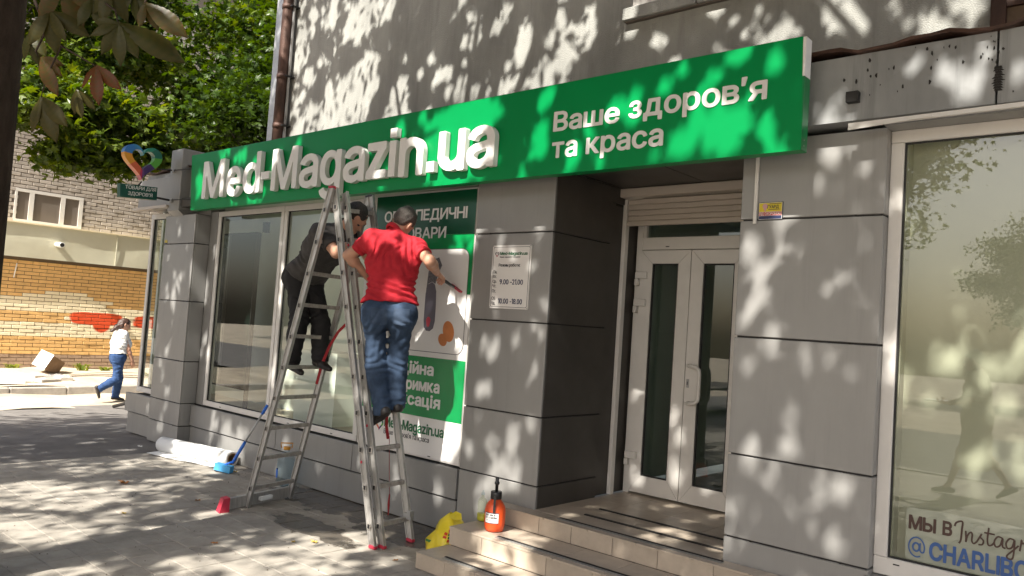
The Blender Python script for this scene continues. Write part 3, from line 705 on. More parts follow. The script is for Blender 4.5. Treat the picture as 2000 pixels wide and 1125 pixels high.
# ------------------------------------------------------------------ steps
S = empty('entrance_steps', (-3.0, 3.85, 0), 'three beige tiled entrance steps with black grip strips', 'steps')
XL = -3.80; XR = 2.6
MB().box(XL+.012, XR, 3.542, 4.29, 0, 0.092).box(XL+.012, XR, 3.832, 4.29, 0.092, 0.214).box(XL+.012, XR, 4.178, 4.289, 0.214, 0.333).box(-3.45, -2.06, 4.289, 5.62, 0.2, 0.333).build('step_core', M['grout'], S)
levels = [(3.53, 3.82, 0.0, 0.104, [-3.80, -3.535, -3.235, -2.90, -2.55, -2.2, -1.85, -1.5, -1.15, -0.8]), (3.82, 4.165, 0.104, 0.226, [-3.80, -3.50, -2.96, -2.62, -2.27, -1.92, -1.57, -1.2, -0.85]), (4.165, 4.60, 0.226, 0.345, [-3.80, -3.62, -3.31, -3.04, -2.72, -2.40, -2.04, -1.7, -1.35, -1.0, -0.65])]
for k, (y0, y1, z0, z1, xj) in enumerate(levels):
    for a, b in zip(xj[:-1], xj[1:]):
        box('riser_tile', M['tile'], S, a+.0016, b-.0016, y0, y0+.011, z0+.002, z1-.0115, bev=0.0015)
    off = 0.17
    tj = [XL]+[XL+off+0.36*i for i in range(1, 12)]
    yb = y1 if k < 2 else 4.288
    for a, b in zip(tj[:-1], tj[1:]): box('tread_tile', M['tile'], S, a+.0016, b-.0016, y0-.004, yb-.002, z1-.011, z1, bev=0.0015)
    box('side_tile', M['tile'], S, XL, XL+.011, y0+.012, 4.287, z0+.002 if k else .002, z1-.0115, bev=0.0015)
yj = [4.29, 4.62, 4.98, 5.34, 5.62]; xj = [-3.455, -3.15, -2.79, -2.43, -2.06]
for a, b in zip(xj[:-1], xj[1:]):
    for c, d in zip(yj[:-1], yj[1:]): box('landing_tile', M['tile'], S, a+.0016, b-.0016, c+.0016, d-.0016, 0.334, 0.345, bev=0.0012)
def grip(x0, x1, y, z):
    g = box('grip_strip', M['strip_al'], S, x0, x1, y-.022, y+.022, z+.0005, z+.004, bev=0.001)
    MB().box(x0+.004, x1-.004, y+.003, y+.019, z+.0042, z+.008).build('grip_insert', M['strip_bk'], S)
grip(-3.60, -0.4, 3.585, 0.104); grip(-3.43, -0.4, 3.885, 0.226); grip(-3.20, -2.02, 4.235, 0.345)
MB().box(-3.16, -2.12, 4.465, 4.49, 0.3455, 0.352).build('grip_strip', M['strip_bk'], S)
MB().box(-3.20, -2.08, 4.70, 4.722, 0.3455, 0.352).build('grip_strip', M['strip_bk'], S)

# ------------------------------------------------------------------ main sign
sg = empty('shop_sign', (-5, 4.1, 2.64), 'long green fascia sign with raised white shop name above the windows', 'sign')
pn = MB().add([(-8.385, 4.02, 3.235), (-1.622, 4.02, 3.235), (-1.605, 4.02, 2.625), (-8.315, 4.02, 2.625), (-8.385, 4.098, 3.235), (-1.622, 4.098, 3.235), (-1.605, 4.098, 2.625), (-8.315, 4.098, 2.625)],
    [(0, 3, 2, 1), (4, 5, 6, 7), (3, 7, 6, 2), (0, 4, 7, 3)]).build('panel', M['green'], sg)
MB().box(-1.6205, -1.6045, 4.021, 4.098, 2.628, 3.02).build('side_trim', M['green_side'], sg); MB().box(-1.6215, -1.6045, 4.021, 4.098, 3.022, 3.233).build('side_trim', M['white'], sg)
MB().box(-8.38, -1.63, 4.025, 4.098, 3.2355, 3.239).build('top_trim', M['green_side'], sg)
for x, z in ((-1.604, 2.65), (-1.604, 2.68)): MB().box(x, x+.002, 4.05, 4.056, z, z+.006).build('screw', M['galv'], sg)
for x in (-7.5, -5.2, -2.9, -1.75): MB().box(x, x+.04, 4.097, 4.2, 2.95, 2.99).build('bracket', M['iron'], sg)
# the shop name, letter by letter (ink extents measured along the sign)
NM = [('M', -7.990, -7.540), ('e', -7.495, -7.205), ('d', -7.170, -6.855), ('-', -6.835, -6.690), ('M', -6.650, -6.225), ('a', -6.185, -5.895), ('g', -5.865, -5.560),
      ('a', -5.525, -5.235), ('z', -5.210, -4.955), ('i', -4.925, -4.845), ('n', -4.800, -4.515), ('.', -4.470, -4.385), ('u', -4.350, -4.065), ('a', -4.045, -3.770)]
for ch, a, b in NM:
    wgt = 0.022; zb = 2.724; capH = 0.395
    if ch == '.': MB().box(a, b, 3.968, 4.012, zb, zb+.082).build('letter', M['white'], sg); continue
    if ch == '-': MB().box(a, b, 3.968, 4.012, 2.846, 2.918).build('letter', M['white'], sg); continue
    if ch == 'i': MB().box(a, b, 3.968, 4.012, zb, zb+.292).build('letter', M['white'], sg); MB().box(a, b, 3.968, 4.012, zb+.318, zb+.392).build('letter', M['white'], sg); continue
    text3(ch, a, b, zb-(0.0 if ch in 'Mdz' else 0.006), capH, facade, 3.968, 4.012, M['white'], sg, weight=wgt)
text3("Ваше", -3.286, -2.760, 2.913, 0.134, facade, 4.0155, 4.0195, M['vinyl_white'], sg, weight=0.024)
text3("здоров'я", -2.693, -1.806, 2.925, 0.142, facade, 4.0155, 4.0195, M['vinyl_white'], sg, weight=0.024)
text3("та", -3.286, -3.075, 2.732, 0.142, facade, 4.0155, 4.0195, M['vinyl_white'], sg, weight=0.024)
text3("краса", -3.005, -2.438, 2.734, 0.140, facade, 4.0155, 4.0195, M['vinyl_white'], sg, weight=0.024)

# ------------------------------------------------------------------ poster on the third window
po = empty('window_poster', (-4.86, 4.33, 0.51), 'green and white advertising film with insole picture on the shop window', 'poster')
Y0 = 4.3345
def slab(name, m, x0, x1, z0, z1, y, parent=po): return MB().box(x0, x1, y, y+.0012, z0, z1).build(name, m, parent)
slab('film', M['vinyl_white'], -5.49, -4.262, 0.515, 2.655, Y0)
slab('green_field', M['poster_dark'], -5.488, -4.264, 2.30, 2.652, Y0-.0015); slab('green_field', M['poster_green'], -5.488, -4.264, 1.822, 2.2995, Y0-.0015)
slab('green_field', M['poster_green'], -5.488, -4.264, 0.824, 1.306, Y0-.0015)
def rrect(x0, x1, z0, z1, r, n=6):
    out = []
    for cx, cz, a in ((x1-r, z0+r, -90), (x1-r, z1-r, 0), (x0+r, z1-r, 90), (x0+r, z0+r, 180)):
        out += [(cx+r*math.cos(R(a+90*i/n)), cz+r*math.sin(R(a+90*i/n))) for i in range(n+1)]
    return out
MB().prism(rrect(-5.47, -4.305, 1.352, 2.180, 0.075), 1, Y0-.0032, Y0-.0018).build('picture_card', M['vinyl_white'], po)
def ring2(o, i, y0, y1):
    n = len(o); vs = [(p[0], y, p[1]) for y in (y0, y1) for lp in (o, i) for p in lp]; fs = []
    for k in range(n):
        j = (k+1) % n; fs += [(k, j, n+j, n+k), (2*n+k, 3*n+k, 3*n+j, 2*n+j)]
    return MB().add(vs, fs)
ring2(rrect(-5.475, -4.300, 1.347, 2.185, 0.08), rrect(-5.468, -4.307, 1.354, 2.178, 0.073), Y0-.0030, Y0-.0026).build('card_outline', M['ink'], po)
ell = lambda cx, cz, rx, rz, n=22, t=0.0: [(cx+rx*math.cos(2*math.pi*k/n)*math.cos(t)-rz*math.sin(2*math.pi*k/n)*math.sin(t), cz+rx*math.cos(2*math.pi*k/n)*math.sin(t)+rz*math.sin(2*math.pi*k/n)*math.cos(t)) for k in range(n)]
m_ins = mat('insole_grey', (0.115, 0.105, 0.135), 0.5, noise=(6, 0.1)); m_blk = mat('insole_black', (0.012, 0.011, 0.014), 0.6, noise=(90, 0.9), col2=(0.25, 0.24, 0.26)); m_or = mat('print_orange', (0.60, 0.20, 0.05), 0.5, noise=(8, 0.15))
ins = [(-4.772, 1.60), (-4.765, 1.545), (-4.735, 1.518), (-4.695, 1.515), (-4.655, 1.54), (-4.640, 1.60), (-4.640, 1.72), (-4.648, 1.84), (-4.668, 1.895), (-4.705, 1.915), (-4.745, 1.895), (-4.772, 1.82)]
MB().prism(ins, 1, Y0-.0046, Y0-.0036).build('insole_print', m_ins, po)
blk = [(-4.772, 1.80), (-4.745, 1.9), (-4.705, 1.918), (-4.665, 1.9), (-4.635, 1.99), (-4.60, 2.05), (-4.64, 2.115), (-4.70, 2.10), (-4.755, 2.0)]
MB().prism(blk, 1, Y0-.0040, Y0-.0036).build('insole_print', m_blk, po)
MB().prism([(-4.716+.028*math.sin(t)*(1 if math.cos(t) < 0 else .75), 1.588-.04*math.cos(t)*(1 if math.cos(t) > 0 else 1.1)) for t in np.linspace(0, 2*math.pi, 18)[:-1]], 1, Y0-.0052, Y0-.0047).build('insole_print', M['red'], po)
MB().prism(ell(-4.475, 1.525, 0.062, 0.085, t=0.35), 1, Y0-.0042, Y0-.0036).build('egg_print', m_or, po); MB().prism(ell(-4.535, 1.455, 0.055, 0.045, t=-0.7), 1, Y0-.0038, Y0-.0034).build('egg_print', m_or, po)
pt3 = dict(to3=facade, d0=Y0-.0036, d1=Y0-.0022, parent=po)
def ptext(t, x0, x1, zb, cap, m=M['vinyl_white'], w=0.02, joined=False, y=Y0): text3(t, x0, x1, zb, cap, facade, y-.0036, y-.0022, m, po, weight=w, joined=joined)
ptext("ОРТОПЕДИЧНІ", -5.369, -4.356, 2.425, 0.094); ptext("ТОВАРИ", -5.16, -4.583, 2.273, 0.094)
ptext("Надійна", -5.21, -4.611, 1.160, 0.100, w=0.035); ptext("підтримка", -5.21, -4.529, 1.028, 0.100, w=0.035); ptext("і фіксація", -5.21, -4.511, 0.905, 0.100, w=0.035)
ptext("Med-Magazin.ua", -5.17, -4.448, 0.690, 0.082, M['ink_green'], 0.025); ptext("Ваше здоров'я та краса", -5.17, -4.61, 0.630, 0.040, M['ink'], 0.0, True)

def heart_pts(n=40):
    t = np.linspace(0, 2*math.pi, n, endpoint=False)
    return np.column_stack([16*np.sin(t)**3, 13*np.cos(t)-5*np.cos(2*t)-2*np.cos(3*t)-np.cos(4*t)])/17.0
HC = [(0.06, 0.30, 0.25), (0.02, 0.25, 0.17), (0.012, 0.14, 0.10), (0.10, 0.38, 0.05), (0.06, 0.03, 0.13), (0.13, 0.05, 0.18), (0.45, 0.03, 0.10), (0.62, 0.12, 0.05), (0.66, 0.28, 0.02), (0.03, 0.17, 0.48), (0.04, 0.22, 0.46), (0.02, 0.24, 0.27)]
HM = [mat('heart_colour', c, 0.35) for c in HC]
def heart(parent, to3, cx, cz, r, d0, d1, inner=0.60, hsub=None):
    """open heart of twelve coloured segments"""
    n = 60; o = heart_pts(n); i = o*inner + np.array([0, 0.06]); hs = []
    for k in range(12):
        a = k*5; idx = [(a+j) % n for j in range(6)]; lp = [o[j] for j in idx]+[i[j] for j in reversed(idx)]
        vs = [to3((cx+p[0]*r, cz+p[1]*r), d) for d in (d0, d1) for p in lp]; m = len(lp)
        fs = [(j, j+1, m-2-j, m-1-j) for j in range(5)]; fs += [tuple(m+q for q in reversed(f)) for f in fs]; fs += [(j, (j+1) % m, m+(j+1) % m, m+j) for j in range(m)]
        hs.append(MB().add(vs, fs).build('heart_segment', HM[k], parent))
    return hs
heart(po, facade, -5.235, 0.70, 0.055, Y0-.0036, Y0-.0022, 0.66)

# ------------------------------------------------------------------ opening-hours plaque
pq = empty('hours_plaque', (-3.83, 4.29, 1.72), 'white opening hours plaque screwed to the grey pilaster', 'plaque')
MB().prism(rrect(-4.015, -3.638, 1.726, 2.194, 0.008, 3), 1, 4.290, 4.2985).build('board', M['vinyl_white'], pq)
ring2(rrect(-4.005, -3.648, 1.737, 2.183, 0.012, 4), rrect(-4.002, -3.651, 1.740, 2.180, 0.011, 4), 4.2885, 4.2895).build('border_line', M['ink'], pq)
for x in (-4.007, -3.646):
    for z in (1.734, 2.186): MB().tube([(x, 4.284, z), (x, 4.29, z)], 0.004, 8).build('screw', M['galv'], pq)
def qt(t, x0, x1, zb, cap, m=M['ink'], w=0.0): text3(t, x0, x1, zb, cap, facade, 4.2875, 4.2894, m, pq, weight=w, joined=True, name='print_line')
qt("Med-Magazin.ua", -3.938, -3.672, 2.122, 0.024, M['ink_green'], 0.02); qt("Ваше здоров'я та краса", -3.938, -3.74, 2.103, 0.010)
qt("Режим роботи:", -3.945, -3.735, 2.036, 0.023, M['ink'], 0.015)
for t, z in (("Пн.", 1.984), ("Вт.", 1.950), ("Ср.", 1.914), ("Чт.", 1.880), ("Пт.", 1.842)): qt(t, -3.995, -3.957, z, 0.024)
for t, z in (("Сб.", 1.788), ("Нд.", 1.752)): qt(t, -3.995, -3.957, z, 0.024)
qt("9.00 -21.00", -3.925, -3.698, 1.904, 0.040, M['ink_blue'], 0.008); qt("10.00 -18.00", -3.928, -3.695, 1.762, 0.040, M['ink_blue'], 0.008)
hl = heart_pts(40)
ring2([(-3.968+p[0]*.021, 2.128+p[1]*.021) for p in hl], [(-3.968+p[0]*.015, 2.128+p[1]*.015) for p in hl], 4.2877, 4.2894).build('heart_mark', M['ink'], pq)
MB().prism([(-3.968, 2.107), (-3.956, 2.121), (-3.960, 2.124), (-3.968, 2.113), (-3.976, 2.124), (-3.980, 2.121)], 1, 4.2868, 4.2874).build('heart_mark', M['red'], pq)

# ------------------------------------------------------------------ security sticker
sk = empty('security_sticker', (-1.873, 4.29, 2.31), 'small yellow, red and navy security sticker on grey panel right of the entrance', 'sticker')
MB().box(-1.946, -1.801, 4.2955, 4.2985, 2.306, 2.408).build('backing', M['ink'], sk)
MB().box(-1.942, -1.805, 4.2942, 4.2954, 2.309, 2.405).build('border_line', M['vinyl_white'], sk)
MB().box(-1.940, -1.807, 4.2930, 4.2941, 2.353, 2.403).build('yellow_field', mat('sticker_yellow', (0.62, 0.48, 0.02), 0.35), sk)
MB().box(-1.940, -1.807, 4.2930, 4.2941, 2.331, 2.351).build('red_field', mat('sticker_red', (0.45, 0.025, 0.02), 0.35), sk)
MB().box(-1.940, -1.807, 4.2930, 4.2941, 2.311, 2.329).build('navy_field', M['ink_blue'], sk)
text3("ГУАРД", -1.891, -1.825, 2.371, 0.019, facade, 4.2915, 4.2929, M['ink'], sk, weight=0.025, joined=True, name='print_line')
text3("ПІД ОХОРОНОЮ", -1.938, -1.810, 2.334, 0.0145, facade, 4.2915, 4.2929, M['vinyl_white'], sk, weight=0.01, joined=True, name='print_line')
MB().prism([(-1.905+.015*math.sin(t), 2.385+.014*math.cos(t)) for t in np.linspace(-2.3, 2.3, 12)]+[(-1.903, 2.352)], 1, 4.2915, 4.2929).build('emblem', mat('sticker_pink', (0.55, 0.30, 0.30), 0.4), sk)
MB().box(-1.885, -1.818, 4.2918, 4.2929, 2.363, 2.366).box(-1.88, -1.812, 4.2918, 4.2929, 2.396, 2.399).build('rule_line', M['ink'], sk)
# small sticker on the left pilaster
tag(MB().box(-9.17, -9.10, 4.1575, 4.1595, 2.290, 2.335).build('small_sticker', mat('sticker_yellow2', (0.5, 0.38, 0.03), 0.4)), 'small yellow sticker high on the left end pilaster', 'sticker')
MB().box(-9.165, -9.105, 4.1562, 4.1574, 2.29, 2.302).build('navy_field', M['ink_blue'], bpy.data.objects['small_sticker'])

# ------------------------------------------------------------------ projecting heart sign at the left end
hs = empty('projecting_sign', (-9.0, 4.0, 2.75), 'projecting rainbow heart above a dark green plate at the shop corner', 'sign')
sideX = lambda p, d: (d, p[0], p[1])
heart(hs, sideX, 3.76, 3.19, 0.225, -9.0, -9.09, 0.60)
m_pl = mat('plate_green', (0.006, 0.07, 0.05), 0.35); 
MB().add([(-9.0, 3.535, 2.885), (-9.0, 3.945, 2.908), (-9.0, 3.948, 2.763), (-9.0, 3.547, 2.735), (-9.085, 3.535, 2.885), (-9.085, 3.945, 2.908), (-9.085, 3.948, 2.763), (-9.085, 3.547, 2.735)],
    [(0, 1, 2, 3), (7, 6, 5, 4), (0, 4, 5, 1), (1, 5, 6, 2), (2, 6, 7, 3), (3, 7, 4, 0)]).build('plate', m_pl, hs)
text3("ТОВАРИ ДЛЯ", 3.590, 3.930, 2.842, 0.040, lambda p, d: (d, p[0], p[1]+(p[0]-3.55)*0.06-0.008), -8.996, -8.9995, M['vinyl_white'], hs, weight=0.012, joined=True, name='print_line')
text3("ЗДОРОВ'Я", 3.625, 3.895, 2.775, 0.040, lambda p, d: (d, p[0], p[1]+(p[0]-3.55)*0.06-0.008), -8.996, -8.9995, M['vinyl_white'], hs, weight=0.012, joined=True, name='print_line')
MB().tube([(-9.04, 3.9, 2.80), (-8.95, 4.08, 2.78)], 0.012, 8).build('rod', M['iron'], hs); MB().box(-8.98, -8.90, 4.07, 4.089, 2.755, 2.80).build('mount_plate', M['galv'], hs)
MB().tube([(-9.04, 3.78, 2.95), (-9.04, 3.74, 2.89)], 0.008, 8).build('rod', M['iron'], hs)
MB().tube([(-9.02, 3.93, 3.12), (-8.95, 4.08, 3.13)], 0.009, 8).build('rod', M['iron'], hs); MB().box(-8.98, -8.90, 4.07, 4.089, 3.10, 3.145).build('mount_plate', M['galv'], hs)
MB().tube([(-8.9, 4.075, 3.125), (-8.8, 4.07, 3.12), (-8.6, 4.08, 3.115), (-8.3, 4.11, 3.11)], 0.006, 6).build('cable', M['iron'], hs)
MB().tube([(-8.9, 4.075, 2.78), (-8.78, 4.06, 2.775), (-8.5, 4.1, 2.77)], 0.005, 6).build('cable', M['iron'], hs)

# ------------------------------------------------------------------ lettering on the right-hand window
wl = empty('window_lettering', (-0.6, 4.4, 0.57), 'brown and blue lettering at the foot of the right-hand window', 'lettering')
YG = 4.3995
def wt(t, x0, x1, zb, cap, m, w=0.035): text3(t, x0, x1, zb, cap, facade, YG-.0016, YG, m, wl, weight=w)
wt("МЫ", -1.107, -0.982, 0.714, 0.071, M['ink_brown']); wt("В", -0.953, -0.910, 0.716, 0.071, M['ink_brown'])
wt("CHARLIBO", -1.009, -0.585, 0.582, 0.090, M['ink_cobalt'])
def stroke3(pts, w, m, name='letter'):
    """a brush stroke: smooth ribbon with round ends"""
    P = np.array(pts, float); q = []
    for i in range(len(P)-1):
        p0, p1, p2, p3 = P[max(i-1, 0)], P[i], P[i+1], P[min(i+2, len(P)-1)]
        for t in np.linspace(0, 1, 6)[:-1]: q.append(0.5*((2*p1)+(-p0+p2)*t+(2*p0-5*p1+4*p2-p3)*t*t+(-p0+3*p1-3*p2+p3)*t**3))
    q.append(P[-1]); q = np.array(q); d = np.gradient(q, axis=0); d /= np.linalg.norm(d, axis=1, keepdims=True)+1e-9; nn = np.column_stack([-d[:, 1], d[:, 0]])*w/2
    L, Rr = q+nn, q-nn; n = len(q); vs = [(p[0], YG-.0016-.00002*k, p[1]) for side in (L, Rr) for k, p in enumerate(side)]
    fs = [(i, i+1, n+i+1, n+i) for i in range(n-1)]
    return vs, fs
def script(strokes, ox, oz, s, w):
    mb = MB()
    for st_ in strokes: mb.add(*stroke3([(ox+x*s, oz+y*s) for x, y in st_], w, None))
    mb.build('letter', M['ink_brown'], wl)
Zb = 0.705; sc_ = 0.105
script([[(0.0, .62), (.05, .78), (.2, .88), (.32, .86), (.30, .5), (.27, .05), (.2, -.12)]], -0.900, Zb, sc_, 0.0085)
script([[(0, .5), (.02, .2), (.02, .0), (.08, .3), (.2, .48), (.27, .4), (.26, .12), (.34, .0), (.45, .1)]], -0.852, Zb, sc_, 0.0075)
script([[(0, .08), (.15, .4), (.2, .5), (.15, .35), (.27, .22), (.24, .04), (.08, .0)]], -0.805, Zb, sc_, 0.0075)
script([[(.12, .8), (.08, .3), (.12, .03), (.25, .05), (.35, .2)], [(-.06, .55), (.36, .55)]], -0.768, Zb+.004, sc_, 0.0075)
script([[(.33, .45), (.15, .48), (.02, .25), (.08, .02), (.25, .12), (.34, .45), (.34, .1), (.46, .03)]], -0.733, Zb+.004, sc_, 0.0075)
script([[(.33, .45), (.15, .48), (.02, .25), (.08, .04), (.25, .12), (.34, .45), (.30, -.3), (.16, -.42), (.06, -.3), (.3, .0), (.5, .25)]], -0.685, Zb+.006, sc_, 0.0075)
script([[(0, .0), (.04, .3), (.06, .5), (.1, .35), (.25, .48)], [(.4, .0), (.45, .45)]], -0.628, Zb+.008, sc_, 0.0075)
arcp = lambda cx, cz, rx, rz, a0, a1, n=14: [(cx+rx*math.cos(R(a0+(a1-a0)*i/n)), cz+rz*math.sin(R(a0+(a1-a0)*i/n))) for i in range(n+1)]
mb = MB()
for pp, w_ in ((arcp(-1.066, 0.630, 0.036, 0.048, -60, -330), .007), (arcp(-1.066, 0.630, 0.036, 0.048, 30, -28), .007), (arcp(-1.068, 0.630, 0.015, 0.02, 0, 360, 16), .009), ([(-1.050, .653), (-1.050, .62), (-1.043, .608), (-1.033, .61)], .007)):
    mb.add(*stroke3(pp, w_, None))
mb.build('letter', M['ink_cobalt'], wl)
m_film = bpy.data.materials.new('pale_film'); m_film.use_nodes = True; _t = m_film.node_tree; _t.nodes.remove(_t.nodes['Principled BSDF'])
_a = _t.nodes.new('ShaderNodeBsdfTransparent'); _b = _t.nodes.new('ShaderNodeBsdfDiffuse'); _b.inputs[0].default_value = (0.72, 0.70, 0.62, 1); _c = _t.nodes.new('ShaderNodeMixShader'); _c.inputs[0].default_value = 0.5
_t.links.new(_a.outputs[0], _c.inputs[1]); _t.links.new(_b.outputs[0], _c.inputs[2]); _t.links.new(_c.outputs[0], _t.nodes['Material Output'].inputs[0])
MB().prism(rrect(-1.12, 0.9, 0.56, 0.822, 0.02), 1, 4.404, 4.4045).build('backing_film', m_film, wl)

# ------------------------------------------------------------------ ladder
LD = empty('folding_ladder', (-5.05, 3.72, 0), 'tall aluminium A-frame ladder with red feet in front of the shop windows', 'ladder')
top = 2.565
def lerp(a, b, t): return tuple(np.array(a)+(np.array(b)-np.array(a))*t)
A1a, A1b = (-4.29, 3.575, 0.012), (-5.06, 3.575, top)
A2a, A2b = (-4.26, 3.632, 0.012), (-5.005, 3.632, top-.02)
A3a, A3b = (-4.275, 3.905, 0.012), (-5.035, 3.905, top)
B1a, B1b = (-5.775, 3.472, 0.0), (-5.07, 3.553, top+.01)
B2a, B2b = (-5.885, 3.935, 0.0), (-5.09, 3.925, top)
def stile(a, b, w=0.062, d=0.024):
    d_ = np.array(b)-np.array(a); acr = np.cross(d_, (0, 1, 0)); acr /= np.linalg.norm(acr)
    m = MB().bar(a, b, d*0.35, w, up=acr)                      # web
    for s_ in (-1, 1):
        o = acr*s_*(w/2-.0035); m.bar(tuple(np.array(a)+o), tuple(np.array(b)+o), d, 0.007, up=acr)
    return m.build('stile', M['alu'], LD)
for a, b in ((A1a, A1b), (A2a, A2b), (A3a, A3b), (B1a, B1b), (B2a, B2b)): stile(a, b)
def rungs(n0, n1, f0, f1, zs, near_socket):
    for z in zs:
        p = lerp(n0, n1, z/top); q = lerp(f0, f1, z/top)
        r = MB().bar((p[0], p[1]+.004, p[2]), (q[0], q[1]-.004, q[2]), 0.030, 0.030).build('rung', M['alu_dirty'], LD)
        for s_ in near_socket:
            u = lerp(s_[0], s_[1], z/top)
            MB().box(u[0]-.018, u[0]+.018, u[1]-.0165, u[1]-.012, z-.021, z+.021, bev=0.003).build('rung_end', M['alu_dirty'], LD)
            MB().box(u[0]-.011, u[0]+.011, u[1]-.0185, u[1]-.0166, z-.014, z+.014).build('rung_end', M['black'], LD)
rungs(A2a, A2b, A3a, A3b, [0.145+0.253*k for k in range(10)], [(A1a, A1b), (A2a, A2b)])
rungs(B1a, B1b, B2a, B2b, [0.155+0.2495*k for k in range(10)], [(B1a, B1b)])
for p in (A1a, A2a, A3a): box('rubber_foot', M['red'], LD, p[0]-.034, p[0]+.034, p[1]-.016, p[1]+.016, 0.0, 0.022, bev=0.004)
for p in (A1b, A3b, B1b, B2b): box('end_cap', M['red'] if p is B1b or p is A1b else M['black'], LD, p[0]-.03, p[0]+.03, p[1]-.016, p[1]+.016, p[2]-.004, p[2]+.012, bev=0.004)
MB().bar((-5.745, 3.25, 0.052), (-5.90, 3.97, 0.052), 0.032, 0.085).build('stabiliser_bar', M['alu'], LD)
MB().bar((-5.762, 3.58, 0.056), (-5.790, 3.70, 0.056), 0.034, 0.03).build('label_plate', M['paper'], LD)
MB().add([(-5.775, 3.285, 0), (-5.695, 3.275, 0), (-5.695, 3.275, 0.112), (-5.775, 3.285, 0.112), (-5.79, 3.215, 0), (-5.70, 3.195, 0), (-5.70, 3.225, 0.105), (-5.78, 3.24, 0.105)],
    [(0, 1, 2, 3), (7, 6, 5, 4), (0, 4, 5, 1), (1, 5, 6, 2), (2, 6, 7, 3), (3, 7, 4, 0)]).build('stabiliser_foot', M['red'], LD)
for y in (3.60, 3.90): MB().box(-5.10, -4.99, y-.014, y+.014, 2.40, 2.47).build('hinge', M['alu_dirty'], LD)
MB().box(-4.33, -4.25, 3.87, 3.90, 0.16, 0.20).box(-4.28, -4.245, 3.855, 3.895, 0.19, 0.225).build('catch', M['galv'], LD)
def strap(pts, w=0.022):
    m = MB()
    for a, b in zip(pts[:-1], pts[1:]): m.bar(a, b, w, 0.003, up=(0.75, -0.66, 0))
    return m.build('safety_strap', M['strap'], LD)
strap([(-5.22, 3.90, 1.53), (-5.28, 3.87, 1.46), (-5.34, 3.84, 1.34), (-5.40, 3.82, 1.18), (-5.45, 3.82, 1.02)]); strap([(-4.56, 3.84, 0.92), (-4.57, 3.85, 0.80), (-4.55, 3.86, 0.70)])
MB().tube([(-4.55, 3.87, 0.72), (-4.52, 3.87, 0.45), (-4.50, 3.87, 0.30)], 0.002, 5).tube([(-4.50, 3.87, 0.30), (-4.50, 3.87, 0.22), (-4.49, 3.865, 0.15)], [0.004, 0.009, 0.004], 6).build('cord', M['strap'], LD)
for p in (lerp(A1a, A1b, .235), lerp(A2a, A2b, .335), lerp(A2a, A2b, .855)): MB().tube([(p[0], p[1]-.0135, p[2]-.045), (p[0], p[1]-.0125, p[2]-.045)], 0.011, 10).build('round_sticker', M['red'], LD)

